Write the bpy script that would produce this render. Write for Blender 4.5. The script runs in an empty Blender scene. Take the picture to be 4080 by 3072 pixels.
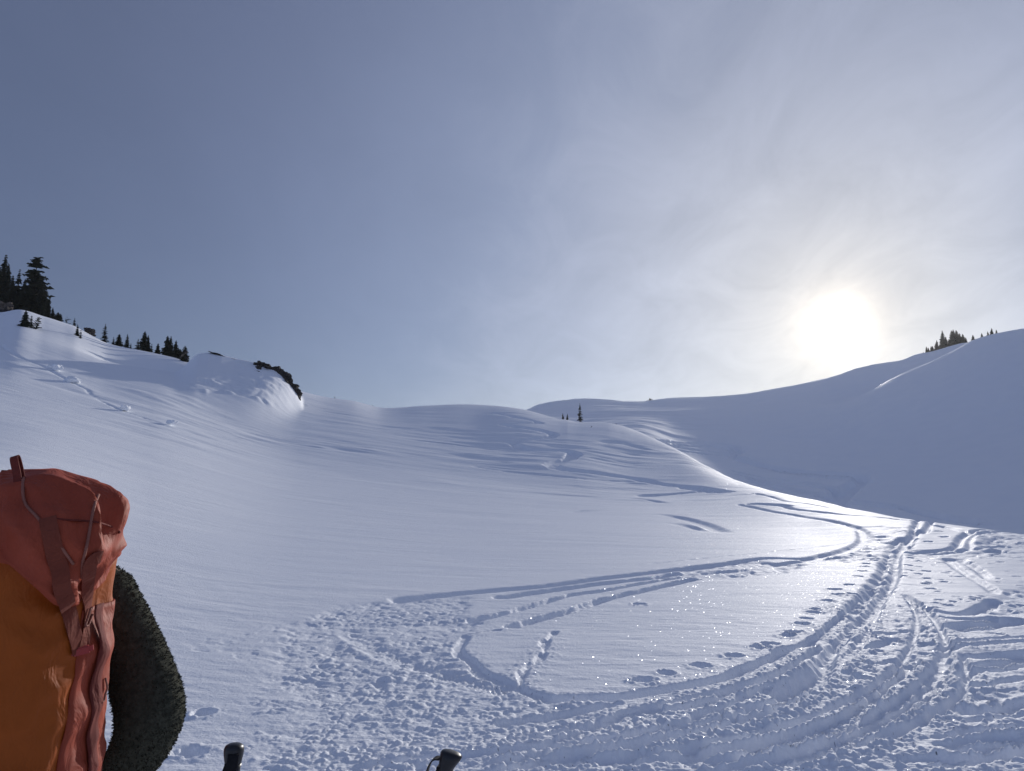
import bpy, bmesh, math, random
import numpy as np
from mathutils import Vector, Matrix, noise as mnoise

random.seed(7)
SC = bpy.context.scene
COL = SC.collection

# ------------------------------------------------------------------ camera
EYE = 1.65                      # metres above the snow
PITCH = math.radians(8.0)       # phone tilted up
FPX = 2850.0                    # focal length in photograph pixels (4080 wide)
CX, CY = 2040.0, 1536.0
cam_data = bpy.data.cameras.new('camera')
cam_data.sensor_width = 36.0
cam_data.lens = 36.0 * FPX / 4080.0
cam_data.clip_start = 0.05
cam_data.clip_end = 5000.0
cam = bpy.data.objects.new('camera', cam_data)
COL.objects.link(cam)
cam.location = (0, 0, EYE)
cam.rotation_euler = (math.pi / 2 + PITCH, 0, 0)
SC.camera = cam


def bearing(x, y):
    """photograph pixel -> azimuth from +Y (rad, right positive) and tan(elevation)"""
    dx = (np.asarray(x, float) - CX) / FPX
    dy = (CY - np.asarray(y, float)) / FPX
    X = dx
    Y = math.cos(PITCH) - dy * math.sin(PITCH)
    Z = math.sin(PITCH) + dy * math.cos(PITCH)
    return np.arctan2(X, Y), Z / np.hypot(X, Y)


# ------------------------------------------------------------------ sun and sky
_sa, _st = bearing(3342, 1298)
SUN_AZ, SUN_EL = float(_sa), float(math.atan(_st))
SUN_DIR = Vector((math.sin(SUN_AZ) * math.cos(SUN_EL), math.cos(SUN_AZ) * math.cos(SUN_EL), math.sin(SUN_EL)))
sun_data = bpy.data.lights.new('sun', 'SUN')
sun_data.energy = 3.05
sun_data.angle = math.radians(0.9)
sun_data.color = (1.0, 0.955, 0.90)
sun = bpy.data.objects.new('sun', sun_data)
COL.objects.link(sun)
sun.rotation_euler = SUN_DIR.to_track_quat('Z', 'Y').to_euler()

world = bpy.data.worlds.new('World')
SC.world = world
world.use_nodes = True
wn, wl = world.node_tree.nodes, world.node_tree.links
wn.clear()
w_out = wn.new('ShaderNodeOutputWorld')
w_bg = wn.new('ShaderNodeBackground')
w_bg.inputs['Strength'].default_value = 0.10
w_sky = wn.new('ShaderNodeTexSky')
w_sky.sky_type = 'NISHITA'
w_sky.sun_disc = False
w_sky.sun_elevation = SUN_EL
w_sky.sun_rotation = SUN_AZ
w_sky.altitude = 1500
w_sky.air_density = 1.0
w_sky.dust_density = 0.6
w_sky.ozone_density = 2.0
w_tc = wn.new('ShaderNodeTexCoord')


def wmath(op, a, b=None, c=None):
    n = wn.new('ShaderNodeMath')
    n.operation = op
    for i, v in enumerate((a, b, c)):
        if v is None:
            continue
        if isinstance(v, (int, float)):
            n.inputs[i].default_value = v
        else:
            wl.new(v, n.inputs[i])
    return n.outputs[0]


w_dot = wn.new('ShaderNodeVectorMath')
w_dot.operation = 'DOT_PRODUCT'
w_dot.inputs[1].default_value = SUN_DIR
wl.new(w_tc.outputs['Generated'], w_dot.inputs[0])
w_ang = wmath('ARCCOSINE', wmath('MINIMUM', w_dot.outputs['Value'], 0.999999))
# veil of thin high cloud: forward scattering, brighter towards the sun
w_sep = wn.new('ShaderNodeSeparateXYZ')
wl.new(w_tc.outputs['Generated'], w_sep.inputs[0])
w_zz = wmath('ADD', wmath('MAXIMUM', w_sep.outputs['Z'], 0.0), 0.22)
w_px = wmath('DIVIDE', w_sep.outputs['X'], w_zz)
w_py = wmath('DIVIDE', w_sep.outputs['Y'], w_zz)
w_cmb = wn.new('ShaderNodeCombineXYZ')
wl.new(w_px, w_cmb.inputs[0])
wl.new(w_py, w_cmb.inputs[1])


def wnoise(scale, detail, rough, rot, stretch, dist=0.0):
    mp = wn.new('ShaderNodeMapping')
    mp.inputs['Rotation'].default_value = (0, 0, math.radians(rot))
    mp.inputs['Scale'].default_value = stretch
    wl.new(w_cmb.outputs[0], mp.inputs['Vector'])
    n = wn.new('ShaderNodeTexNoise')
    n.inputs['Scale'].default_value = scale
    n.inputs['Detail'].default_value = detail
    n.inputs['Roughness'].default_value = rough
    n.inputs['Distortion'].default_value = dist
    wl.new(mp.outputs[0], n.inputs['Vector'])
    return n.outputs['Fac']


w_n1 = wnoise(0.9, 4, 0.55, 14, (1.6, 0.5, 1.0), 0.5)
w_n2 = wnoise(3.0, 9, 0.64, -38, (1.5, 0.9, 1.0), 0.7)
# a sheet of cirrostratus covers the sky on the sun's side of a ragged edge
w_edge = wmath('SUBTRACT', wmath('ADD', wmath('MULTIPLY', w_px, 0.968), wmath('MULTIPLY', w_py, 0.25)), 0.40)
w_edge = wmath('ADD', w_edge, wmath('MULTIPLY', wmath('SUBTRACT', w_n2, 0.5), 0.55))
w_sheet = wn.new('ShaderNodeMapRange')
w_sheet.interpolation_type = 'SMOOTHSTEP'
w_sheet.inputs['From Min'].default_value = -0.20
w_sheet.inputs['From Max'].default_value = 0.26
wl.new(w_edge, w_sheet.inputs['Value'])
w_cl = wmath('ADD', wmath('MULTIPLY', wmath('SUBTRACT', w_n1, 0.5), 0.42),
             wmath('MULTIPLY', wmath('SUBTRACT', w_n2, 0.5), wmath('ADD', 0.26, wmath('MULTIPLY', w_sheet.outputs[0], 0.48))))
# thin cloud shows where it forward-scatters, i.e. within a few tens of degrees of the sun
w_near = wmath('POWER', 2.718, wmath('MULTIPLY', w_ang, -1.5))
w_mod = wmath('ADD', wmath('ADD', 0.95, wmath('MULTIPLY', w_sheet.outputs[0], 0.11)), wmath('MULTIPLY', w_cl, wmath('ADD', 0.36, wmath('MULTIPLY', w_near, 0.62))))
w_ramp = wn.new('ShaderNodeValToRGB')
w_ramp.color_ramp.interpolation = 'B_SPLINE'
VEIL = [(0, (1.0, .97, .92)), (0.7, (1.0, .965, .90)), (1.5, (.74, .705, .64)), (2.2, (.50, .477, .44)), (3.1, (.37, .36, .345)), (4.6, (.300, .300, .303)), (8, (.252, .262, .290)), (13, (.210, .226, .274)),
        (20, (.166, .185, .246)), (32, (.114, .131, .190)), (45, (.071, .083, .132)), (62, (.043, .051, .083)), (90, (.065, .081, .140)), (180, (.12, .150, .258))]
els = w_ramp.color_ramp.elements
while len(els) < len(VEIL):
    els.new(0.5)
for e, (a, c) in zip(els, VEIL):
    e.position = a / 180.0
    e.color = (*c, 1)
wl.new(wmath('DIVIDE', w_ang, math.pi), w_ramp.inputs[0])
w_vm = wn.new('ShaderNodeVectorMath')
w_vm.operation = 'SCALE'
w_tint = wn.new('ShaderNodeMix')
w_tint.data_type = 'RGBA'
w_tint.blend_type = 'MULTIPLY'
w_tint.inputs['B'].default_value = (1.05, 1.0, 0.93, 1)
wl.new(w_sheet.outputs[0], w_tint.inputs['Factor'])
wl.new(w_ramp.outputs[0], w_tint.inputs['A'])
wl.new(w_tint.outputs['Result'], w_vm.inputs[0])
wl.new(wmath('MULTIPLY', w_mod, 17.0), w_vm.inputs['Scale'])
w_ss = wn.new('ShaderNodeVectorMath')
w_ss.operation = 'MULTIPLY'
w_ss.inputs[1].default_value = (0.25, 0.26, 0.29)
wl.new(w_sky.outputs[0], w_ss.inputs[0])
w_add = wn.new('ShaderNodeVectorMath')
w_add.operation = 'ADD'
wl.new(w_vm.outputs[0], w_add.inputs[0])
wl.new(w_ss.outputs[0], w_add.inputs[1])
wl.new(w_add.outputs[0], w_bg.inputs['Color'])
wl.new(w_bg.outputs[0], w_out.inputs['Surface'])

SC.view_settings.view_transform = 'Standard'
SC.view_settings.look = 'None'
SC.view_settings.exposure = 0.0
SC.view_settings.gamma = 1.0
SC.view_settings.use_curve_mapping = False
SC.render.engine = 'CYCLES'
SC.cycles.use_denoising = True
SC.cycles.max_bounces = 7
SC.cycles.diffuse_bounces = 5
SC.cycles.sample_clamp_indirect = 6.0


# ------------------------------------------------------------------ materials
def nodes_of(name):
    m = bpy.data.materials.new(name)
    m.use_nodes = True
    t = m.node_tree
    b = t.nodes['Principled BSDF']
    return m, t, b


def coords(t, kind='Object', scale=(1, 1, 1), rot=0.0):
    tc = t.nodes.new('ShaderNodeTexCoord')
    mp = t.nodes.new('ShaderNodeMapping')
    mp.inputs['Scale'].default_value = scale
    mp.inputs['Rotation'].default_value = (0, 0, rot)
    t.links.new(tc.outputs[kind], mp.inputs['Vector'])
    return mp.outputs[0]


def tnoise(t, vec, scale, detail=4, rough=0.55, dist=0.0):
    n = t.nodes.new('ShaderNodeTexNoise')
    n.inputs['Scale'].default_value = scale
    n.inputs['Detail'].default_value = detail
    n.inputs['Roughness'].default_value = rough
    n.inputs['Distortion'].default_value = dist
    t.links.new(vec, n.inputs['Vector'])
    return n


def ramp(t, fac, stops):
    r = t.nodes.new('ShaderNodeValToRGB')
    e = r.color_ramp.elements
    while len(e) < len(stops):
        e.new(0.5)
    for el, (p, c) in zip(e, stops):
        el.position = p
        el.color = (*c, 1)
    t.links.new(fac, r.inputs[0])
    return r.outputs[0]


def bump(t, b, height, strength, dist, prev=None):
    n = t.nodes.new('ShaderNodeBump')
    n.inputs['Strength'].default_value = strength
    n.inputs['Distance'].default_value = dist
    t.links.new(height, n.inputs['Height'])
    if prev is not None:
        t.links.new(prev, n.inputs['Normal'])
    t.links.new(n.outputs[0], b.inputs['Normal'])
    return n.outputs[0]


def snow_material():
    m, t, b = nodes_of('snow')
    v = coords(t)
    n = tnoise(t, v, 0.35, 5)
    c = ramp(t, n.outputs['Fac'], [(0.3, (.89, .915, .955)), (0.7, (.92, .94, .97))])
    t.links.new(c, b.inputs['Base Color'])
    b.inputs['Roughness'].default_value = 0.7
    b.inputs['Specular IOR Level'].default_value = 0.09
    g1 = tnoise(t, v, 42.0, 4, 0.62)
    p = bump(t, b, g1.outputs['Fac'], 0.5, 0.014)
    g2 = tnoise(t, coords(t, 'Object', (2.0, 5.0, 3.0), 0.22), 2.2, 5, 0.6)
    p = bump(t, b, g2.outputs['Fac'], 0.35, 0.022, p)
    g3 = tnoise(t, coords(t, 'Object', (0.28, 1.0, 0.5), 0.20), 0.8, 6, 0.62, 0.5)
    p = bump(t, b, g3.outputs['Fac'], 0.34, 0.14, p)
    # crystal facets: sparse tiny mirrors at random tilts
    vo = t.nodes.new('ShaderNodeTexVoronoi')
    vo.voronoi_dimensions = '2D'
    vo.inputs['Scale'].default_value = 24.0
    t.links.new(v, vo.inputs['Vector'])
    sep = t.nodes.new('ShaderNodeSeparateColor')
    t.links.new(vo.outputs['Color'], sep.inputs[0])

    def mth(op, a, c):
        n_ = t.nodes.new('ShaderNodeMath')
        n_.operation = op
        for k_, q in enumerate((a, c)):
            if isinstance(q, (int, float)):
                n_.inputs[k_].default_value = q
            else:
                t.links.new(q, n_.inputs[k_])
        return n_.outputs[0]
    near = mth('LESS_THAN', vo.outputs['Distance'], mth('MULTIPLY', mth('POWER', sep.outputs[0], 2.0), 0.13))
    mask = mth('MULTIPLY', near, mth('GREATER_THAN', sep.outputs[2], 0.70))
    sub = t.nodes.new('ShaderNodeVectorMath')
    sub.operation = 'SUBTRACT'
    sub.inputs[1].default_value = (.5, .5, .5)
    t.links.new(vo.outputs['Color'], sub.inputs[0])
    geo = t.nodes.new('ShaderNodeNewGeometry')
    mad = t.nodes.new('ShaderNodeVectorMath')
    mad.operation = 'MULTIPLY_ADD'
    mad.inputs[1].default_value = (1.3, 1.3, 0)
    t.links.new(sub.outputs[0], mad.inputs[0])
    t.links.new(geo.outputs['Normal'], mad.inputs[2])
    nrm = t.nodes.new('ShaderNodeVectorMath')
    nrm.operation = 'NORMALIZE'
    t.links.new(mad.outputs[0], nrm.inputs[0])
    gl = t.nodes.new('ShaderNodeBsdfGlossy')
    gl.inputs['Color'].default_value = (.50, .51, .54, 1)
    gl.inputs['Roughness'].default_value = 0.34
    t.links.new(nrm.outputs[0], gl.inputs['Normal'])
    mix = t.nodes.new('ShaderNodeMixShader')
    t.links.new(mask, mix.inputs[0])
    t.links.new(b.outputs[0], mix.inputs[1])
    t.links.new(gl.outputs[0], mix.inputs[2])
    t.links.new(mix.outputs[0], t.nodes['Material Output'].inputs['Surface'])
    return m


M_SNOW = snow_material()


# ------------------------------------------------------------------ terrain survey
def pchip(x, y, xi):
    """monotone cubic through (x, y) at xi, ends held"""
    x, y = np.asarray(x, float), np.asarray(y, float)
    h = np.diff(x)
    dl = np.diff(y) / h
    d = np.zeros_like(y)
    same = (dl[:-1] * dl[1:]) > 0
    w1, w2 = 2 * h[1:] + h[:-1], h[1:] + 2 * h[:-1]
    with np.errstate(divide='ignore', invalid='ignore'):
        hm = (w1 + w2) / (w1 / dl[:-1] + w2 / dl[1:])
    d[1:-1] = np.where(same, hm, 0)
    d[0], d[-1] = dl[0] * .6, dl[-1] * .6
    xi = np.clip(xi, x[0], x[-1])
    k = np.clip(np.searchsorted(x, xi) - 1, 0, len(h) - 1)
    s = (xi - x[k]) / h[k]
    s2, s3 = s * s, s * s * s
    return (y[k] * (2 * s3 - 3 * s2 + 1) + d[k] * h[k] * (s3 - 2 * s2 + s)
            + y[k + 1] * (3 * s2 - 2 * s3) + d[k + 1] * h[k] * (s3 - s2))


def by_pixel(rows):
    """rows (x, y, distance) -> azimuth, distance, height"""
    a = np.array(rows, float)
    th, te = bearing(a[:, 0], a[:, 1])
    return th, a[:, 2], EYE + a[:, 2] * te


def by_height(rows):
    """rows (x, distance, height) at eye-level bearing"""
    a = np.array(rows, float)
    th, _ = bearing(a[:, 0], np.full(len(a), 1936.0))
    return th, a[:, 1], a[:, 2]


SURVEY = [
    by_height([(-1200, 0.05, 0), (5200, 0.05, 0)]),
    by_height([(-1200, 5, .16), (0, 5, .06), (2040, 5, 0), (5200, 5, 0)]),
    by_height([(-1200, 12, 1.1), (0, 12, .62), (1200, 12, .14), (2040, 12, .02), (3000, 12, 0), (4080, 10.5, -.02), (5200, 9, -.05)]),
    by_height([(-1200, 20, 2.6), (0, 20, 1.75), (600, 21, 1.15), (1200, 23, .66), (2040, 25, .36), (2700, 25, .22), (3200, 24, .12), (3410, 20, .04), (4080, 16, -.05), (5200, 13, -.1)]),
    by_pixel([(-1200, 1640, 30), (0, 1770, 30), (600, 1830, 34), (1200, 1895, 40), (1845, 1935, 42), (2300, 1955, 44), (2700, 1962, 46), (2950, 1962, 45), (3200, 2000, 39), (3410, 2052, 32), (3720, 2104, 27), (4080, 2142, 24), (5200, 2284, 17.5)]),
    by_pixel([(-1200, 1330, 58), (0, 1560, 54), (600, 1640, 57), (1200, 1715, 66), (1845, 1790, 62), (2300, 1835, 58), (2540, 1852, 61), (2700, 1850, 62), (2950, 1926, 54), (3200, 1984, 45.5), (3410, 2034, 36), (3720, 2088, 30), (4080, 2128, 26), (5200, 2265, 19.4)]),
    # crest of the sunlit slope, then the convex lip above the gully
    by_pixel([(-1200, 1010, 150), (-400, 1170, 140), (0, 1244, 135), (60, 1240, 133), (181, 1266, 128), (253, 1287, 124), (300, 1302, 122), (335, 1320, 119), (372, 1340, 116), (434, 1368, 112), (600, 1402, 106), (684, 1420, 104), (800, 1450, 106), (1000, 1510, 110), (1193, 1559, 115), (1287, 1582, 116), (1400, 1600, 117), (1530, 1627, 118), (1697, 1619, 119),
              (1845, 1614, 120), (1955, 1620, 117), (2084, 1638, 112), (2243, 1681, 106), (2310, 1692, 103), (2420, 1692, 100), (2480, 1704, 98), (2540, 1725, 95), (2620, 1760, 88), (2700, 1797, 80), (2820, 1860, 69), (2950, 1917, 60), (3200, 1982, 48), (3410, 2030, 38), (3720, 2085, 31), (4080, 2125, 27), (5200, 2260, 20)]),
    # gully floor (hidden from the camera on the right) / back of the crest on the left
    by_pixel([(-1200, 1040, 185), (0, 1275, 165), (253, 1320, 155), (434, 1400, 145), (684, 1455, 140), (1000, 1540, 145), (1287, 1612, 150), (1530, 1655, 150), (1845, 1650, 150), (2084, 1690, 145), (2310, 1760, 135), (2540, 1850, 122), (2700, 1905, 112), (2950, 1975, 93), (3200, 2060, 80), (3410, 2130, 68), (3720, 2200, 60), (4080, 2300, 53), (5200, 2420, 44)]),
    by_pixel([(-1200, 1050, 220), (0, 1290, 205), (684, 1480, 195), (1287, 1640, 195), (1845, 1665, 198), (2084, 1680, 195), (2310, 1705, 185), (2540, 1722, 163), (2700, 1795, 150), (2950, 1893, 130), (3200, 1960, 115), (3410, 2005, 103), (3720, 2055, 93), (4080, 2095, 84), (5200, 2200, 70)]),
    by_pixel([(-1200, 1060, 260), (0, 1300, 250), (684, 1490, 250), (1287, 1650, 250), (1845, 1665, 250), (2084, 1655, 250), (2310, 1668, 240), (2540, 1668, 225), (2700, 1700, 212), (2950, 1742, 190), (3200, 1785, 172), (3410, 1805, 160), (3720, 1790, 150), (4080, 1755, 142), (5200, 1600, 130)]),
    # near spur on the right
    by_pixel([(-1200, 1070, 290), (0, 1310, 285), (1287, 1655, 285), (1845, 1660, 280), (2084, 1647, 280), (2310, 1630, 274), (2540, 1633, 262), (2950, 1645, 242), (3200, 1645, 230), (3351, 1611, 222), (3464, 1559, 222), (3600, 1491, 225), (3713, 1444, 228), (3803, 1399, 230), (3876, 1358, 232), (3975, 1333, 235), (4080, 1317, 238), (4500, 1260, 240), (5200, 1180, 240)]),
    by_pixel([(-1200, 1080, 310), (0, 1320, 305), (1287, 1660, 303), (1845, 1660, 302), (2084, 1643, 302), (2310, 1612, 298), (2540, 1618, 290), (2950, 1612, 272), (3200, 1602, 260), (3351, 1606, 252), (3464, 1580, 250), (3600, 1520, 252), (3713, 1480, 254), (3803, 1440, 256), (3876, 1400, 260), (4080, 1370, 266), (5200, 1250, 270)]),
    # far skyline
    by_pixel([(-1200, 1090, 340), (0, 1330, 335), (1287, 1660, 332), (1845, 1655, 330), (2000, 1650, 330), (2084, 1640, 330), (2150, 1615, 330), (2243, 1598, 330), (2300, 1592, 330), (2358, 1592, 330), (2426, 1597, 330), (2494, 1604, 330), (2561, 1605, 330), (2630, 1597, 330), (2700, 1590, 330), (2951, 1577, 328), (3080, 1555, 326), (3216, 1530, 325), (3333, 1502, 324), (3392, 1482, 323), (3487, 1460, 322),
              (3595, 1441, 321), (3659, 1419, 320), (3713, 1408, 320), (3781, 1387, 320), (3840, 1376, 320), (3900, 1372, 320), (4080, 1360, 320), (5200, 1240, 320)]),
]
_last = SURVEY[-1]
SURVEY.append((_last[0], _last[1] * 1.12, _last[2] - 9.0))
SURVEY.append((_last[0], _last[1] * 1.8, _last[2] - 75.0))
K = len(SURVEY)


def smooth(a, b, x):
    t = np.clip((x - a) / (b - a), 0, 1)
    return t * t * (3 - 2 * t)


# knoll with the rock edge: crest line above the smooth slope
_kx = np.array([600, 684, 738, 796, 831, 882, 947, 1020, 1048, 1092, 1121, 1150, 1179, 1196, 1215], float)
_ky = np.array([1402, 1411, 1401, 1399, 1398, 1410, 1430, 1446, 1452, 1466, 1489, 1519, 1560, 1592, 1640], float)
KN_TH, _kte = bearing(_kx, _ky)
KN_R = 86.0
KN_Z = EYE + KN_R * _kte


def surface(th, r):
    """height of the smooth snow at azimuth th, distance r (same shape arrays)"""
    th = np.asarray(th, float)
    r = np.asarray(r, float)
    shp = r.shape
    thf, rf = th.ravel(), r.ravel()
    uth, inv = np.unique(thf, return_inverse=True)
    kr = np.array([pchip(s[0], s[1], uth) for s in SURVEY])
    kz = np.array([pchip(s[0], s[2], uth) for s in SURVEY])
    h = np.diff(kr, axis=0)
    dl = np.diff(kz, axis=0) / h
    d = np.zeros_like(kz)
    same = (dl[:-1] * dl[1:]) > 0
    w1, w2 = 2 * h[1:] + h[:-1], h[1:] + 2 * h[:-1]
    with np.errstate(divide='ignore', invalid='ignore'):
        hm = (w1 + w2) / (w1 / dl[:-1] + w2 / dl[1:])
    d[1:-1] = np.where(same, hm, 0)
    d[0], d[-1] = dl[0], dl[-1]
    z = np.zeros_like(rf)
    for k in range(K - 1):
        lo, hi = kr[k][inv], kr[k + 1][inv]
        m = (rf >= lo) & (rf < hi) if k < K - 2 else (rf >= lo)
        if not m.any():
            continue
        iv = inv[m]
        hh = h[k][iv]
        s = np.clip((rf[m] - kr[k][iv]) / hh, 0, 1)
        s2, s3 = s * s, s * s * s
        z[m] = (kz[k][iv] * (2 * s3 - 3 * s2 + 1) + d[k][iv] * hh * (s3 - 2 * s2 + s)
                + kz[k + 1][iv] * (3 * s2 - 2 * s3) + d[k + 1][iv] * hh * (s3 - s2))
    # knoll
    top = np.interp(thf, KN_TH, KN_Z, left=-99, right=-99)
    mk = (top > -50) & (rf > 58) & (rf < 112)
    if mk.any():
        base = z[mk].copy()
        t = rf[mk]
        # crest height above the slope at the crest distance, faded in front and behind
        zb = z_at_knoll(uth, kr, kz, h, d)[inv][mk]
        lift = np.maximum(top[mk] - zb, 0) * smooth(KN_TH[1], KN_TH[3], thf[mk])
        front = np.clip((KN_R - t) / (22.0 + 6.0 * smooth(KN_TH[3], KN_TH[8], thf[mk])), 0, 1)
        back = np.clip((t - KN_R) / 14.0, 0, 1)
        prof = np.where(t < KN_R, (1 - front) ** 1.9, (1 - smooth(0, 1, back)))
        edge_ = KN_TH[-1] - 0.01 * front
        prof = prof * np.where(front > 0, 1 - smooth(0, 1, front * 6) * smooth(edge_ - front * 3.0 * (KN_TH[13] - KN_TH[7]) - .004, edge_, thf[mk]), 1)
        z[mk] = base + lift * prof
    # wind scoop beside the knoll
    z -= 2.6 * np.exp(-((thf - SCOOP[0]) * 88 / 5.5) ** 2 - ((rf - SCOOP[1]) / 6.0) ** 2)
    return z.reshape(shp)


SCOOP = (float(bearing(600, 1460)[0]), 93.0)


def z_at_knoll(uth, kr, kz, h, d):
    out = np.zeros(len(uth))
    for k in range(K - 1):
        m = (KN_R >= kr[k]) & (KN_R < kr[k + 1])
        s = (KN_R - kr[k][m]) / h[k][m]
        s2, s3 = s * s, s * s * s
        out[m] = (kz[k][m] * (2 * s3 - 3 * s2 + 1) + d[k][m] * h[k][m] * (s3 - 2 * s2 + s)
                  + kz[k + 1][m] * (3 * s2 - 2 * s3) + d[k + 1][m] * h[k][m] * (s3 - s2))
    return out


_RS = np.geomspace(1.5, 420, 2600)


def ground_at(x, y, rmin=1.5):
    """where the line of sight through a photograph pixel first meets the smooth snow"""
    th, te = bearing(x, y)
    rs = _RS[_RS >= rmin]
    z = surface(np.full_like(rs, float(th)), rs)
    ray = EYE + rs * float(te)
    below = np.nonzero(z >= ray)[0]
    if len(below) == 0:
        gap = z - ray
        i = int(np.argmax(gap * (rs < 300)))
    else:
        i = below[0]
    r = rs[i]
    if 0 < i and len(below):
        g0, g1 = ray[i - 1] - z[i - 1], z[i] - ray[i]
        r = rs[i - 1] + (rs[i] - rs[i - 1]) * g0 / max(g0 + g1, 1e-9)
    return r * math.sin(th), r * math.cos(th), float(surface(np.array([float(th)]), np.array([r]))[0])


def spot(x, r):
    """point on the smooth snow on the bearing of column x at distance r"""
    th, _ = bearing(x, 1700)
    return r * math.sin(th), r * math.cos(th), float(surface(np.array([float(th)]), np.array([float(r)]))[0])


def height_xy(x, y):
    return float(surface(np.array([math.atan2(x, y)]), np.array([math.hypot(x, y)]))[0])


def gully_r(x):
    th, _ = bearing(x, 1900)
    return float(pchip(SURVEY[7][0], SURVEY[7][1], np.array([float(th)]))[0])


# ------------------------------------------------------------------ numpy noise
_rng = np.random.default_rng(11)
_PERM = _rng.integers(0, 1 << 31, size=4096, dtype=np.int64)


def hash2(ix, iy, seed=0):
    h = (ix.astype(np.int64) * 374761393 + iy.astype(np.int64) * 668265263 + seed * 974711) & 0x7fffffff
    h = ((h ^ (h >> 13)) * 1274126177) & 0x7fffffff
    return ((h ^ (h >> 16)) & 0xffffff) / float(0xffffff)


def vnoise(x, y, seed=0):
    ix, iy = np.floor(x), np.floor(y)
    fx, fy = x - ix, y - iy
    u = fx * fx * fx * (fx * (fx * 6 - 15) + 10)
    v = fy * fy * fy * (fy * (fy * 6 - 15) + 10)
    a, b = hash2(ix, iy, seed), hash2(ix + 1, iy, seed)
    c, d = hash2(ix, iy + 1, seed), hash2(ix + 1, iy + 1, seed)
    return (a + (b - a) * u) * (1 - v) + (c + (d - c) * u) * v - 0.5


def fbm(x, y, octaves=4, seed=0, gain=0.5):
    s, a = 0, 1.0
    for o in range(octaves):
        s = s + a * vnoise(x * 2 ** o + 17.3 * o, y * 2 ** o - 9.1 * o, seed + o)
        a *= gain
    return s


def clumps(x, y, seed=0):
    """rounded lumps of random size, 0..1"""
    ix, iy = np.floor(x), np.floor(y)
    best = np.zeros_like(x)
    for ox in (-1, 0, 1):
        for oy in (-1, 0, 1):
            cx, cy = ix + ox, iy + oy
            px, py = cx + hash2(cx, cy, seed), cy + hash2(cx, cy, seed + 1)
            rad = 0.35 + 0.55 * hash2(cx, cy, seed + 2)
            hgt = 0.25 + 0.75 * hash2(cx, cy, seed + 3) ** 2
            d2 = ((x - px) ** 2 + (y - py) ** 2) / (rad * rad)
            best = np.maximum(best, hgt * np.maximum(1 - d2, 0) ** 0.8)
    return best


# ------------------------------------------------------------------ snow sheet
NC = 1000
TH = np.radians(np.linspace(-42.5, 42.5, NC))
_u = np.concatenate([np.arange(1180 / 2.4, 300, -1.2), np.arange(300, 131, -0.58), np.arange(131, 1180 / 14, -0.40)])
R_ROWS = np.concatenate([[0.15, .5, .9, 1.3, 1.6, 1.9, 2.15], 1180 / _u, np.geomspace(14.06, 46, 240), np.geomspace(46.2, 128, 270), np.geomspace(128.4, 336, 200), np.geomspace(340, 590, 14)])
NR = len(R_ROWS)
GT, GR = np.meshgrid(TH, R_ROWS)
GX, GY = GR * np.sin(GT), GR * np.cos(GT)
GZ = surface(GT, GR)
DROW = np.gradient(R_ROWS)[:, None]


def keep(lam):
    """fade a wavelength out where the sheet is too coarse to carry it"""
    return np.clip((lam / np.maximum(DROW, 1e-6) - 1.6) / 2.5, 0, 1)


ca, sa = math.cos(-0.20), math.sin(-0.20)
AX, AY = GX * ca + GY * sa, -GX * sa + GY * ca
D = np.zeros_like(GZ)
# broad undulation, wind ribs and fine ripple
D += 0.22 * fbm(GX / 26, GY / 26, 2, 3) * smooth(18, 60, GR)
D += 0.55 * fbm(AX / 17, AY / 8, 4, 44) * smooth(110, 170, GR)
patch = smooth(-0.15, 0.25, fbm(GX / 7, GY / 7, 2, 31))
D += (0.005 + 0.030 * smooth(12, 50, GR)) * fbm(AX / 2.6, AY / 0.42, 4, 5) * keep(0.42) * (0.5 + patch)
D += (0.11 * smooth(15, 60, GR)) * fbm(AX / 7, AY / 1.8, 4, 8) * keep(1.0) * (.5 + patch)
D += 0.006 * fbm(AX / 0.34, AY / 0.12, 4, 15) * keep(0.12)
D += 0.004 * fbm(GX / 0.06, GY / 0.06, 2, 25) * keep(0.06)
D *= smooth(0.5, 3.0, GR)
D *= 1 - 0.65 * np.exp(-((GT - SCOOP[0]) * 88 / 13.0) ** 2 - ((GR - 92.0) / 16.0) ** 2)


def world_line(pts, gully=False):
    w = np.array([ground_at(x, y, gully_r(x) if gully else 1.5)[:2] for x, y in pts])
    if len(w) < 3:
        p = w
    else:
        e = np.vstack([2 * w[0] - w[1], w, 2 * w[-1] - w[-2]])
        out = []
        for i in range(1, len(e) - 2):
            for s in np.linspace(0, 1, 7)[:-1]:
                a, b, c, d_ = e[i - 1], e[i], e[i + 1], e[i + 2]
                out.append(.5 * ((2 * b) + (c - a) * s + (2 * a - 5 * b + 4 * c - d_) * s * s + (3 * b - a - 3 * c + d_) * s ** 3))
        out.append(w[-1])
        p = np.array(out)
    return p


def block(p, pad):
    rr = np.hypot(p[:, 0], p[:, 1])
    tt = np.arctan2(p[:, 0], p[:, 1])
    r0, r1 = rr.min() - pad, rr.max() + pad
    a = pad / max(rr.min(), 1.0)
    i0, i1 = np.searchsorted(R_ROWS, r0), np.searchsorted(R_ROWS, r1)
    j0, j1 = np.searchsorted(TH, tt.min() - a), np.searchsorted(TH, tt.max() + a)
    return slice(max(i0 - 1, 0), min(i1 + 1, NR)), slice(max(j0 - 1, 0), min(j1 + 1, NC))


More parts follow.
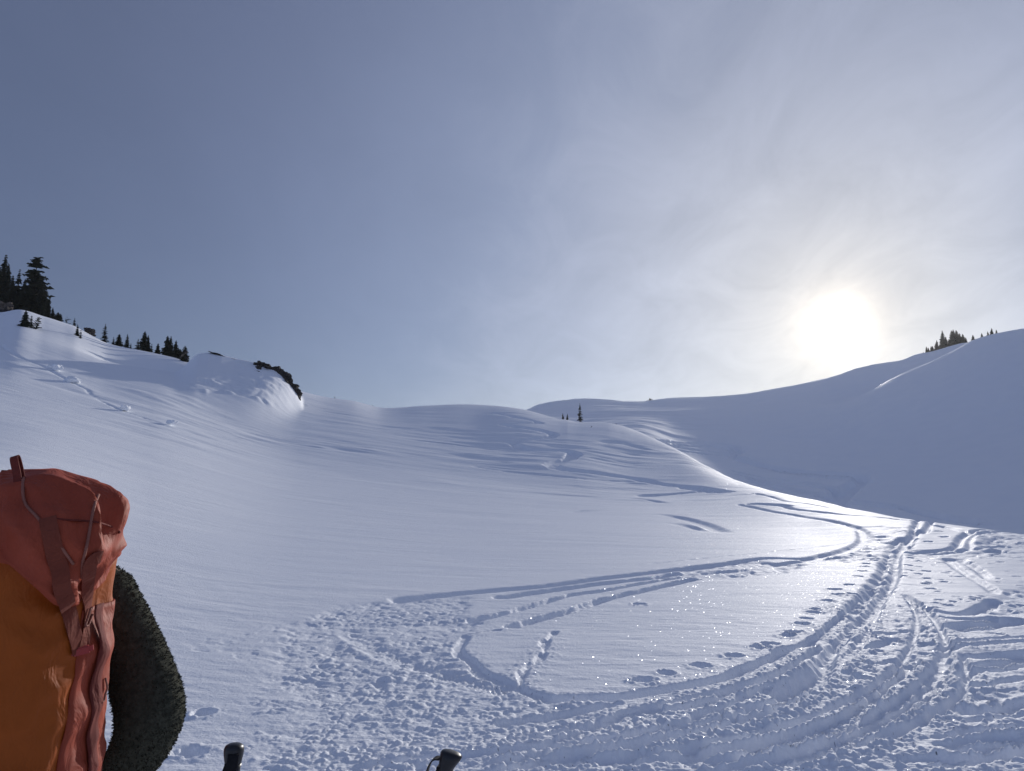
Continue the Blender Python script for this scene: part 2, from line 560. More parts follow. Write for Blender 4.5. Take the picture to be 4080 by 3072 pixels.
def nearest(p, pad):
    """signed distance to the line and distance along it, on the block of the sheet around it"""
    bi, bj = block(p, pad)
    X, Y = GX[bi, bj], GY[bi, bj]
    best = np.full(X.shape, 1e9)
    side = np.zeros(X.shape)
    along = np.zeros(X.shape)
    acc = 0.0
    for a, b in zip(p[:-1], p[1:]):
        L = math.hypot(*(b - a))
        if L < 1e-6:
            continue
        si, sj = block(np.array([a, b]), pad)
        s = (slice(max(si.start - bi.start, 0), max(si.stop - bi.start, 0)), slice(max(sj.start - bj.start, 0), max(sj.stop - bj.start, 0)))
        x, y = X[s], Y[s]
        if x.size:
            ux, uy = (b - a) / L
            t = np.clip((x - a[0]) * ux + (y - a[1]) * uy, 0, L)
            ex, ey = x - a[0] - t * ux, y - a[1] - t * uy
            d = np.hypot(ex, ey)
            m = d < best[s]
            bb, ss, aa = best[s], side[s], along[s]
            bb[m] = d[m]
            ss[m] = np.sign(ux * ey - uy * ex)[m]
            aa[m] = (acc + t)[m]
        acc += L
    return bi, bj, best, side, along, acc


_tn = [0]


def track(pts, w=0.3, depth=0.09, berm=0.02, rough=0.02, edge=0.05, jit=0.04, tail=0.0, lump=0.06, gully=False):
    """groove pressed into the snow along pts"""
    _tn[0] += 1
    sd = 100 + 7 * _tn[0]
    p = world_line(pts, gully)
    rm = float(np.hypot(p[:, 0], p[:, 1]).mean())
    if rm < 30:
        f = float(smooth(7.5, 13, rm))
        w *= 0.60 + 0.40 * f
        depth *= 0.42 + 0.50 * f
        edge *= 0.55 + 0.45 * f
        jit *= 0.50
        rough *= 0.45
        berm *= 0.45
        lump *= 0.55 + 0.45 * f
    edge = max(edge, 1.1 * float(np.interp(rm, R_ROWS, DROW[:, 0])))
    bi, bj, d, side, al, L = nearest(p, w * 1.6 + 0.4)
    X, Y = GX[bi, bj], GY[bi, bj]
    jn = jit * 2 * fbm(X / (w * .8 + .1), Y / (w * .8 + .1), 3, sd)
    dd = d + jn
    m = 1 - smooth(w / 2 - edge, w / 2 + edge * .35, dd)
    if tail > 0:
        m = m * smooth(0, tail, al) * smooth(0, tail, L - al)
    kf = np.clip((lump * 2 / np.maximum(DROW[bi], 1e-6) - 1.0) / 2, 0, 1)
    fl = -depth + rough * (1.6 * clumps(X / lump, Y / lump, sd + 3) - 0.6) * kf + rough * 1.5 * fbm(X / (lump * 4), Y / (lump * 4), 3, sd + 5)
    bm = berm * np.exp(-((dd - w / 2 - edge) / (0.10 + edge)) ** 2) * (0.3 + 0.9 * clumps(X / .04, Y / .04, sd + 8) * np.clip((.08 / DROW[bi] - 1) / 2, 0, 1))
    if tail > 0:
        bm = bm * smooth(0, tail, al) * smooth(0, tail, L - al)
    cur = D[bi, bj]
    D[bi, bj] = cur * (1 - m) + np.minimum(fl, cur + 0.01) * m + bm * (1 - m)


def billow(x, y, octaves, seed, kf):
    """rounded lumps with sharp creases between them; kf fades octaves the sheet cannot carry"""
    s, a = 0, 1.0
    for o in range(octaves):
        s = s + a * np.abs(vnoise(x * 2.1 ** o + 11.7 * o, y * 2.1 ** o + 5.3 * o, seed + 3 * o)) * 2 * kf(2.1 ** -o)
        a *= 0.62
    return s


def area(pts, amp=0.05, lump=0.13, depth=0.04, feather=0.35, density=0.0, seed=0, stretch=1.0, floor=0.0):
    """trampled snow inside a polygon"""
    w = np.array([ground_at(x, y)[:2] for x, y in pts])
    bi, bj = block(w, feather + .3)
    X, Y = GX[bi, bj], GY[bi, bj]
    inside = np.zeros(X.shape, bool)
    dist = np.full(X.shape, 1e9)
    n = len(w)
    for i in range(n):
        a, b = w[i], w[(i + 1) % n]
        cond = ((a[1] > Y) != (b[1] > Y))
        with np.errstate(divide='ignore', invalid='ignore'):
            xi = (b[0] - a[0]) * (Y - a[1]) / (b[1] - a[1] + 1e-12) + a[0]
        inside ^= cond & (X < xi)
        L2 = max(((b - a) ** 2).sum(), 1e-9)
        t = np.clip(((X - a[0]) * (b[0] - a[0]) + (Y - a[1]) * (b[1] - a[1])) / L2, 0, 1)
        dist = np.minimum(dist, np.hypot(X - a[0] - t * (b[0] - a[0]), Y - a[1] - t * (b[1] - a[1])))
    sd = np.where(inside, dist, -dist) + feather * 1.1 * fbm(X / (feather * 1.3), Y / (feather * 1.3), 3, 900 + seed)
    m = smooth(-feather * .6, feather * .6, sd)
    if density > 0:
        m = m * smooth(density - 0.22, density + 0.05, 0.5 + fbm(X / (lump * 7), Y / (lump * 7), 3, 940 + seed))
    wx, wy = X + lump * .9 * fbm(X / lump / 2, Y / lump / 2, 2, 77), Y + lump * .9 * fbm(X / lump / 2, Y / lump / 2, 2, 78)
    kf = lambda f: np.clip((lump * 2.4 * f / DROW[bi] - 1.0) / 2, 0, 1)
    heap = 0.45 + 1.1 * smooth(-.25, .35, fbm(X / (lump * 4), Y / (lump * 4), 2, 85 + seed))
    h = amp * heap * (1.25 * billow(wx / (lump * 2.4), wy / (lump * 2.0), 4, 50 + seed, kf) + 0.55 * clumps(wx / (lump * 1.3), wy / (lump * 1.3), 60 + seed) * kf(.6) - .55
               + 0.8 * fbm(X / (lump * 6), Y / (lump * 6), 3, 80 + seed)) - depth
    D[bi, bj] += m * (h + 0.0)


def pit(x, y, rad=0.12, depth=0.12, rim=0.02, sx=1.0):
    gx, gy, _ = ground_at(x, y)
    p = np.array([[gx, gy], [gx + .01, gy]])
    bi, bj = block(p, rad * 3)
    X, Y = GX[bi, bj] - gx, GY[bi, bj] - gy
    q = np.hypot(X / sx, Y) / rad + 0.5 * fbm(GX[bi, bj] / (rad * .7), GY[bi, bj] / (rad * .7), 3, int(x) % 97)
    D[bi, bj] += -depth * (1 - smooth(0.55, 1.05, q)) + rim * np.exp(-((q - 1.3) / .3) ** 2) * (0.4 + 1.5 * clumps(GX[bi, bj] / .05, GY[bi, bj] / .05, 5))


# trampled ground where several people stood
area([(1362, 2415), (1271, 2453), (1160, 2500), (1100, 2580), (1090, 2660), (1150, 2760), (1190, 2855), (1154, 2955), (1113, 3063), (1113, 3200), (2100, 3200), (2250, 2960), (2330, 2860), (2190, 2790), (2061, 2752), (2007, 2725), (1916, 2690), (1880, 2650), (1826, 2595), (1845, 2540), (1880, 2480), (1830, 2440), (1850, 2385), (1600, 2392)],
     amp=0.0105, lump=0.022, depth=0.012, feather=0.22, seed=1)
area([(1362, 2415), (1271, 2453), (1160, 2500), (1100, 2600), (1130, 2720), (1300, 2780), (1600, 2790), (1900, 2720), (1900, 2680), (1826, 2595), (1880, 2480), (1830, 2440), (1850, 2385), (1600, 2392)], amp=0.015, lump=0.036, depth=0.004, feather=0.25, seed=19)
area([(1271, 2453), (1000, 2500), (850, 2540), (800, 2600), (960, 2640), (1100, 2700)], amp=0.010, lump=0.024, depth=0.002, feather=0.4, density=0.55, seed=2)
area([(1100, 2700), (1000, 2760), (1020, 3000), (1120, 3072), (1200, 2900)], amp=0.008, lump=0.028, depth=0.001, feather=0.4, density=0.5, seed=12)
area([(2700, 2262), (3016, 2235), (3150, 2250), (3240, 2236), (3107, 2280), (2926, 2298), (2700, 2305)], amp=0.035, lump=0.075, depth=0.035, feather=0.2, seed=3)
area([(2300, 3200), (2450, 2920), (2900, 2830), (3280, 2700), (3560, 2440), (3700, 2430), (3790, 2560), (3850, 2700), (4200, 2700), (4200, 3200)], amp=0.012, lump=0.026, depth=0.003, feather=0.35, density=0.52, seed=4)
area([(3600, 2430), (3740, 2460), (3800, 2640), (3780, 2900), (3600, 2880), (3640, 2620)], amp=0.012, lump=0.028, depth=0.008, feather=0.2, density=0.45, seed=5)
area([(3800, 2720), (4200, 2680), (4200, 2860), (3830, 2840)], amp=0.034, lump=0.075, depth=0.02, feather=0.25, density=0.45, seed=6)
area([(3960, 2380), (4200, 2300), (4200, 2440), (3990, 2450), (3900, 2440)], amp=0.032, lump=0.06, depth=0.025, feather=0.25, seed=7)
area([(3890, 2140), (4200, 2130), (4200, 2240), (3900, 2210)], amp=0.05, lump=0.12, depth=0.05, feather=0.4, seed=8)
area([(3420, 2110), (3560, 2150), (3540, 2220), (3380, 2240), (3290, 2232), (3440, 2180)], amp=0.04, lump=0.09, depth=0.04, feather=0.3, seed=9)
area([(3620, 2195), (3900, 2190), (3850, 2235), (3640, 2215)], amp=0.04, lump=0.10, depth=0.03, feather=0.3, density=.35, seed=10)
area([(3440, 2100), (3700, 2092), (3600, 2140), (3500, 2130)], amp=0.03, lump=0.10, depth=0.015, feather=0.4, density=.45, seed=14)
# rubble on the front of the knoll
area([(830, 1470), (960, 1450), (1080, 1490), (1180, 1580), (1230, 1610), (1050, 1600), (900, 1570), (800, 1560)], amp=0.20, lump=0.55, depth=0.05, feather=1.5, seed=11)

track([(1380, 2475), (1450, 2545), (1600, 2625), (1800, 2692), (2000, 2742)], w=.55, depth=.09, edge=.30, rough=.05, berm=.0, lump=.05)
track([(1330, 2520), (1420, 2590), (1530, 2635), (1680, 2668)], w=.22, depth=-.01, edge=.15, rough=.0, berm=.0)
# ski and skin tracks (photograph pixels laid back onto the snow)
R_ = dict(rough=.02)
track([(1600, 2388), (1849, 2363), (2142, 2338), (2369, 2308), (2600, 2281), (2700, 2268), (2881, 2245), (3039, 2225), (3197, 2227), (3288, 2211), (3378, 2189), (3432, 2159), (3440, 2139), (3428, 2110), (3378, 2091), (3288, 2070), (3175, 2052), (3084, 2039), (2949, 2011)], w=.36, depth=.085, jit=.03)
track([(2007, 2381), (2188, 2354), (2369, 2329), (2600, 2304), (2700, 2286), (2971, 2267), (3107, 2247), (3242, 2231), (3378, 2217), (3527, 2212)], w=.30, depth=.07)
track([(1889, 2471), (2007, 2444), (2142, 2408), (2256, 2376), (2414, 2352), (2600, 2318), (2750, 2295)], w=.22, depth=.08, rough=.03)
track([(2043, 2496), (2165, 2462), (2278, 2431), (2391, 2394), (2504, 2365), (2600, 2345), (2700, 2322), (2768, 2307)], w=.28, depth=.085)
track([(1865, 2530), (1930, 2518), (1985, 2512)], w=.10, depth=.04)
track([(1853, 2535), (1826, 2589), (1889, 2645), (1916, 2682), (2007, 2718), (2061, 2743), (2188, 2785), (2270, 2790)], w=.22, depth=.075, edge=.05, jit=.04)
track([(2188, 2790), (2346, 2786), (2482, 2780), (2607, 2758), (2715, 2738), (2871, 2708), (2943, 2680), (3004, 2650), (3088, 2620), (3131, 2592), (3210, 2572), (3280, 2534), (3352, 2468), (3396, 2432), (3439, 2384)], w=.30, depth=.15, edge=.05, jit=.035, berm=.03)
track([(3396, 2432), (3439, 2385), (3483, 2335), (3515, 2284), (3530, 2237), (3551, 2183), (3587, 2146), (3642, 2113), (3700, 2080), (3740, 2066)], w=.24, depth=.11, rough=.04, berm=.05, lump=.09)
track([(3095, 2773), (3131, 2751), (3203, 2712), (3280, 2668), (3309, 2586), (3399, 2490), (3461, 2436), (3497, 2393), (3533, 2346), (3562, 2291), (3566, 2237), (3580, 2197), (3606, 2160), (3660, 2117), (3707, 2084), (3750, 2066)], w=.24, depth=.12, rough=.04, berm=.05, lump=.09)
track([(3330, 2650), (3380, 2560), (3450, 2480), (3510, 2420)], w=.2, depth=.05, berm=.0, rough=.006)
track([(2480, 2856), (2625, 2819), (2733, 2793), (2842, 2771), (2950, 2743), (3077, 2710), (3160, 2667)], w=.14, depth=.085, rough=.012)
track([(2560, 2862), (2654, 2840), (2769, 2819), (2842, 2793), (2896, 2772), (2957, 2739)], w=.19, depth=.11, rough=.012)
track([(2300, 2972), (2480, 2943), (2607, 2914), (2697, 2893), (2769, 2874), (2805, 2851), (2914, 2815), (2986, 2782), (3077, 2735)], w=.13, depth=.08, rough=.01)
track([(2000, 2880), (2200, 2852), (2295, 2838), (2374, 2823), (2450, 2810)], w=.22, depth=.10, rough=.02)
track([(1700, 3060), (1960, 3010), (2216, 2973), (2327, 2922), (2453, 2868), (2611, 2829)], w=.26, depth=.07, rough=.004, berm=.012)
track([(2384, 2972), (2516, 2946), (2643, 2918), (2738, 2889)], w=.16, depth=.10, rough=.01)
track([(2000, 3040), (2200, 3023), (2390, 3004), (2516, 2992), (2643, 2971)], w=.17, depth=.10)
track([(2100, 3060), (2295, 3041), (2453, 3036), (2564, 3020)], w=.2, depth=.10)
track([(2450, 3062), (2573, 3045), (2738, 3025), (2900, 2998), (3060, 2965), (3180, 2920)], w=.13, depth=.07, rough=.008)
track([(3627, 2613), (3624, 2660), (3587, 2705), (3533, 2742), (3483, 2781), (3436, 2821), (3389, 2861), (3334, 2890), (3280, 2908), (3150, 2945), (3000, 2987), (2800, 3015), (2650, 3060)], w=.23, depth=.15, edge=.04, rough=.03, berm=.04, tail=.35)
track([(3765, 2628), (3761, 2680), (3725, 2738), (3678, 2799), (3634, 2825), (3551, 2868), (3479, 2904), (3407, 2948), (3316, 2988), (3200, 3030), (3050, 3070)], w=.24, depth=.13, edge=.05, rough=.04, berm=.045, tail=.35)
track([(3396, 2595), (3479, 2582), (3551, 2554)], w=.2, depth=.12, edge=.04)
track([(3410, 2555), (3479, 2535), (3569, 2527), (3689, 2509)], w=.12, depth=.07)
track([(3320, 2685), (3389, 2697), (3450, 2716)], w=.16, depth=.10)
track([(3370, 2668), (3420, 2672), (3470, 2680)], w=.14, depth=.08)
track([(3440, 2640), (3500, 2650), (3560, 2640)], w=.14, depth=.09)
track([(3743, 2441), (3815, 2447), (3877, 2437), (3930, 2415), (3960, 2390)], w=.24, depth=.10, rough=.015)
track([(3765, 2224), (3800, 2252), (3844, 2282), (3890, 2310), (3931, 2332), (3965, 2362)], w=.2, depth=.06, rough=.02)
track([(3823, 2231), (3860, 2248), (3895, 2268), (3942, 2307)], w=.22, depth=.07)
track([(3760, 2464), (3850, 2468), (3960, 2462)], w=.14, depth=.07)
track([(3779, 2501), (3841, 2487), (3967, 2476), (4040, 2466)], w=.26, depth=.12, rough=.015)
track([(3812, 2512), (3913, 2501), (3996, 2490), (4080, 2479), (4200, 2465)], w=.24, depth=.12, rough=.015)
track([(3859, 2622), (3949, 2615), (4080, 2601), (4200, 2590)], w=.24, depth=.13, rough=.015)
track([(3841, 2655), (3949, 2648), (4080, 2613), (4200, 2580)], w=.22, depth=.13, rough=.015)
track([(3823, 2705), (3895, 2677), (4003, 2666), (4080, 2640), (4200, 2600)], w=.2, depth=.12, rough=.02)
track([(3815, 2839), (3913, 2836), (4003, 2830), (4090, 2800), (4200, 2770)], w=.26, depth=.13, rough=.03)
track([(3870, 2880), (3950, 2870), (4100, 2850)], w=.12, depth=.06)
track([(3804, 2991), (3895, 2988), (3967, 2973), (4043, 2957), (4150, 2930)], w=.17, depth=.12, rough=.02)
track([(3732, 3053), (3859, 3038), (3967, 3017), (4080, 2991), (4200, 2960)], w=.2, depth=.14, rough=.02)
track([(3606, 2205), (3732, 2194), (3804, 2179), (3837, 2136), (3895, 2113), (3949, 2111)], w=.26, depth=.10, rough=.01)
track([(3700, 2206), (3851, 2190), (3862, 2147), (3897, 2124), (3975, 2116)], w=.22, depth=.08, rough=.01)
track([(3736, 2094), (3790, 2106), (3841, 2118)], w=.5, depth=.10, rough=.04)
track([(3980, 2150), (4080, 2165), (4200, 2175)], w=.45, depth=.10, rough=.04)
track([(3062, 2012), (3107, 2010), (3152, 2026), (3265, 2039), (3378, 2050), (3514, 2061), (3695, 2084)], w=.40, depth=.12, rough=.02)
track([(3010, 2008), (3060, 2010), (3120, 2015)], w=.9, depth=.12, rough=.06, lump=.16)
track([(2994, 1966), (3084, 1982), (3129, 1996), (3200, 2004), (3300, 2022)], w=.35, depth=.10, rough=.02)
track([(2210, 2521), (2170, 2562), (2165, 2607), (2097, 2666), (2066, 2733)], w=.13, depth=.06, rough=.03, berm=.03, jit=.05, lump=.05)
track([(2600, 2246), (2750, 2230), (2900, 2215), (3080, 2198), (3260, 2180), (3390, 2160)], w=.10, depth=.03, berm=.0, rough=.0)
# turns on the slope above
track([(1968, 1645), (2058, 1665), (2144, 1685), (2094, 1688), (2036, 1692), (2008, 1694), (2049, 1703), (2103, 1710), (2171, 1722), (2203, 1735), (2180, 1746), (2103, 1751), (2049, 1760), (2046, 1771), (2090, 1787), (2171, 1794), (2239, 1796), (2284, 1807), (2275, 1821), (2226, 1835), (2198, 1848), (2226, 1862), (2307, 1873), (2420, 1887), (2533, 1905), (2605, 1920), (2669, 1931), (2759, 1940), (2850, 1957)], w=1.15, depth=.30, edge=.35, rough=.03, lump=.4, berm=.02, jit=.12)
track([(2759, 1942), (2810, 1949), (2870, 1960)], w=1.8, depth=.22, edge=.3, rough=.1, lump=.3)
track([(2850, 1957), (2759, 1961), (2646, 1969), (2569, 1973)], w=1.0, depth=.18, rough=.05, lump=.25)
track([(1900, 1855), (2036, 1875), (2262, 1896), (2375, 1906), (2510, 1914)], w=.8, depth=.14, rough=.02)
track([(2592, 2047), (2700, 2060), (2800, 2088), (2895, 2127)], w=.7, depth=.10, edge=.25, rough=.01, tail=2.0)
track([(2623, 2083), (2720, 2092), (2841, 2124)], w=.55, depth=.09, edge=.2, rough=.01, tail=2.0)
track([(2480, 1990), (2560, 1990), (2680, 2010)], w=.5, depth=.05, edge=.2, rough=.01, tail=2.0)
track([(2230, 2045), (2330, 2036), (2450, 2035)], w=.5, depth=.05, edge=.2, rough=.01, tail=2.0)
track([(2350, 1770), (2470, 1765), (2560, 1790), (2640, 1810)], w=1.6, depth=.22, edge=.6, rough=.02, tail=6.0)
track([(1570, 1745), (1750, 1765), (1980, 1790)], w=.7, depth=.10, edge=.3, rough=.01, tail=5.0)
# crack and rolled clods on the left slope
track([(0, 1375), (22, 1391), (72, 1420), (137, 1445), (177, 1460), (246, 1500), (289, 1521), (347, 1548), (360, 1564), (420, 1600), (489, 1631), (609, 1669), (690, 1690)], w=.40, depth=.16, edge=.12, rough=.05, lump=.3)
# old turns down in the shaded gully
for line, w_ in (([(2571, 1754), (2786, 1764), (2929, 1779), (2900, 1804), (2964, 1829), (3071, 1857), (3214, 1879), (3429, 1893), (3386, 1929), (3336, 1979)], 1.4),
                 ([(2929, 1879), (3071, 1907), (3214, 1921), (3321, 1943), (3325, 1975)], 1.0), ([(2986, 1907), (3179, 1950), (3321, 1979), (3343, 2000)], 1.2),
                 ([(3357, 1989), (3571, 2014), (3743, 2050), (3900, 2075)], 1.0), ([(2640, 1770), (2760, 1790), (2900, 1800)], 1.2)):
    for off in (0, 13):
        track([(x + off, y + off) for x, y in line], w=w_ * 1.5, depth=1.3, edge=.6, rough=.15, lump=.9, berm=.10, jit=.2, gully=True)

FAN = [[(2000, 2960), (2300, 2905), (2600, 2850), (2850, 2790), (3050, 2715), (3200, 2630), (3330, 2530), (3430, 2420)],
       [(1800, 3072), (2200, 3000), (2600, 2935), (2900, 2870), (3150, 2780), (3300, 2680), (3420, 2560), (3500, 2440)],
       [(2300, 3072), (2700, 3000), (3000, 2940), (3250, 2860), (3450, 2760), (3580, 2650), (3640, 2540), (3650, 2450), (3600, 2370)],
       [(2700, 3072), (3050, 3010), (3300, 2935), (3500, 2850), (3650, 2750), (3740, 2640), (3760, 2540), (3700, 2440), (3610, 2370)],
       [(3000, 3072), (3300, 3010), (3600, 2920), (3800, 2800), (3850, 2700), (3830, 2600)],
       [(3600, 2330), (3680, 2420), (3740, 2520), (3800, 2640), (3850, 2800), (3870, 2950), (3860, 3072)],
       [(3700, 2600), (3850, 2560), (4080, 2540), (4180, 2530)], [(3750, 2750), (3900, 2740), (4080, 2700), (4180, 2680)],
       [(3650, 2960), (3850, 2930), (4080, 2900), (4180, 2880)], [(3500, 3050), (3800, 3020), (4080, 3040), (4180, 3050)],
       [(1500, 3072), (1900, 2985), (2300, 2925), (2700, 2870), (2950, 2800)], [(1250, 3080), (1600, 3030), (2000, 2990), (2400, 2960)],
       [(2150, 2800), (2500, 2800), (2800, 2745), (3000, 2680), (3150, 2610)]]
for k_, line in enumerate(FAN):
    if k_ in (5, 10, 12):
        continue
    for off in ((0, 26) if k_ in (1, 3, 6, 8) else (0,)):
        track([(x + off * .3, y + off * (y - 1900) / 900) for x, y in line], w=.13, depth=.085, rough=.012, berm=.05, jit=.025, tail=.5, lump=.05)
# crumbs kicked over everything near the standing place
area([(1300, 2440), (1600, 2400), (1850, 2520), (2050, 2760), (2500, 2790), (3000, 2660), (3300, 2500), (3560, 2380), (3760, 2420), (4200, 2440), (4200, 3200), (1150, 3200), (1200, 2800)], amp=0.006, lump=0.024, depth=0.001, feather=0.25, density=0.46, seed=17)
area([(2300, 2820), (2900, 2740), (3300, 2560), (3560, 2420), (3720, 2460), (3800, 2700), (4200, 2760), (4200, 3200), (2000, 3200)], amp=0.012, lump=0.030, depth=0.001, feather=0.25, density=0.66, seed=18)

PITS = [(2563, 2712, .17), (2654, 2683, .13), (2795, 2654, .17), (2921, 2614, .15), (3030, 2581, .16), (3066, 2567, .16), (3138, 2534, .15), (3160, 2520, .15), (3200, 2487, .15), (3214, 2466, .13), (3247, 2442, .14), (3247, 2430, .12), (3294, 2398, .14), (3327, 2351, .18), (3338, 2373, .16), (3399, 2373, .16), (3381, 2333, .16), (3439, 2279, .16), (3443, 2260, .16), (3450, 2248, .16),
        (3483, 2237, .18), (3618, 2255, .16), (3627, 2275, .16), (3660, 2289, .14), (3696, 2306, .14), (3692, 2275, .14), (3692, 2326, .14), (3710, 2347, .15), (3761, 2318, .13), (3776, 2412, .13), (3823, 2300, .12), (2545, 2408, .15), (3967, 2528, .13), (814, 2842, .13), (760, 2996, .16), (3660, 2237, .15), (3630, 2225, .16), (3600, 2300, .14), (3420, 2300, .16), (3470, 2220, .18),
        (3650, 2150, .2), (3700, 2160, .2), (3760, 2140, .2), (3600, 2120, .2), (3740, 2120, .2), (3330, 2960, .10), (3850, 2920, .12), (3740, 2850, .12), (2905, 2870, .10), (3000, 2830, .14), (3050, 2880, .12), (3560, 2560, .1), (3500, 2600, .1), (3460, 2650, .1), (2850, 2850, .12), (3600, 2640, .1), (3880, 2560, .1)]
for x, y, rd in PITS:
    pit(x, y, rd * .62, rd * .38, .010)
rnd = random.Random(5)
for i in range(70):
    pit(rnd.uniform(3560, 4070), rnd.uniform(2210, 2440), rnd.uniform(.035, .075), rnd.uniform(.015, .035), .008)

D *= 1 - smooth(math.radians(40.0), math.radians(42.2), np.abs(GT))
GZ = GZ + D


def grid_object(name, V, nr, nc, mat, flip=False):
    me = bpy.data.meshes.new(name)
    nv, nq = nr * nc, (nr - 1) * (nc - 1)
    me.vertices.add(nv)
    me.vertices.foreach_set('co', V.astype(np.float32).ravel())
    i = np.arange(nr - 1)[:, None] * nc + np.arange(nc - 1)[None, :]
    q = np.stack([i, i + 1, i + nc + 1, i + nc], axis=-1).reshape(-1, 4)
    if not flip:
        q = q[:, ::-1]
    me.loops.add(nq * 4)
    me.loops.foreach_set('vertex_index', q.astype(np.int32).ravel())
    me.polygons.add(nq)
    me.polygons.foreach_set('loop_start', (np.arange(nq) * 4).astype(np.int32))
    me.polygons.foreach_set('use_smooth', np.ones(nq, bool))
    me.update()
    me.materials.append(mat)
    o = bpy.data.objects.new(name, me)
    COL.objects.link(o)
    return o


ground = grid_object('snow_ground', np.stack([GX, GY, GZ], -1), NR, NC, M_SNOW, flip=True)
ground['kind'] = 'structure'
ground['label'] = 'snow covered mountainside with ski tracks and trampled snow'

# the snowfield goes on to the sides and behind the camera
r2 = np.geomspace(0.15, 900, 90)
t2 = np.radians(np.linspace(42.2, 317.8, 120))
T2, R2 = np.meshgrid(t2, r2)
tl = np.where(np.degrees(T2) < 180, np.radians(42.4), np.radians(-42.4))
Z2 = surface(tl, np.minimum(R2, 590))
away = np.minimum(np.degrees(T2) - 42, 318 - np.degrees(T2))
Z2 = Z2 * (1 - smooth(0, 70, away)) + (-0.06 * R2 * smooth(5, 60, R2)) * smooth(0, 70, away) - 0.012
Z2 += 0.05 * fbm(R2 * np.sin(T2) / 6, R2 * np.cos(T2) / 6, 3, 3) * smooth(3, 20, R2) * smooth(0, 6, away)
fld = grid_object('snow_field', np.stack([R2 * np.sin(T2), R2 * np.cos(T2), Z2], -1), 90, 120, M_SNOW, flip=True)
fld['kind'] = 'structure'
fld['label'] = 'smooth snowfield around the standing place'
#@@OBJECTS

# ------------------------------------------------------------------ object helpers
def mesh_obj(name, verts, faces, mat, parent=None, smooth_=False):
    me = bpy.data.meshes.new(name)
    me.from_pydata([tuple(v) for v in verts], [], faces)
    me.materials.append(mat)
    if smooth_:
        me.polygons.foreach_set('use_smooth', [True] * len(me.polygons))
    me.update()
    o = bpy.data.objects.new(name, me)
    COL.objects.link(o)
    if parent is not None:
        o.parent = parent
    return o


def empty(name, loc):
    o = bpy.data.objects.new(name, None)
    o.location = loc
    o.empty_display_size = 0.1
    COL.objects.link(o)
    return o


def tag(o, label, cat, group=None):
    o['label'] = label
    o['category'] = cat
    if group:
        o['group'] = group
    return o


def local(parent, pts):
    """world points -> coordinates of a child of an unrotated empty"""
    l = parent.location
    return [(p[0] - l.x, p[1] - l.y, p[2] - l.z) for p in pts]


def flat_material(name, col, rough=0.8, var=0.25, scale=20.0, bumpd=0.0, bscale=80.0, spec=0.3):
    m, t, b = nodes_of(name)
    v = coords(t)
    n = tnoise(t, v, scale, 5, 0.6)
    lo = tuple(c * (1 - var) for c in col)
    hi = tuple(min(c * (1 + var), 1) for c in col)
    t.links.new(ramp(t, n.outputs['Fac'], [(0.3, lo), (0.7, hi)]), b.inputs['Base Color'])
    b.inputs['Roughness'].default_value = rough
    b.inputs['Specular IOR Level'].default_value = spec
    if bumpd > 0:
        bump(t, b, tnoise(t, v, bscale, 4, 0.6).outputs['Fac'], 0.7, bumpd)
    return m


M_NEEDLE = flat_material('needles', (.022, .030, .018), .8, .45, 3.0)
M_BARK = flat_material('bark', (.045, .034, .027), .9, .3, 9.0, .01, 30)
M_ROCK = flat_material('dark_rock', (.052, .046, .044), .85, .5, 2.2, .05, 6.0, .2)
M_TAN = flat_material('tan_rock', (.13, .105, .085), .85, .55, 2.0, .05, 6.0, .2)


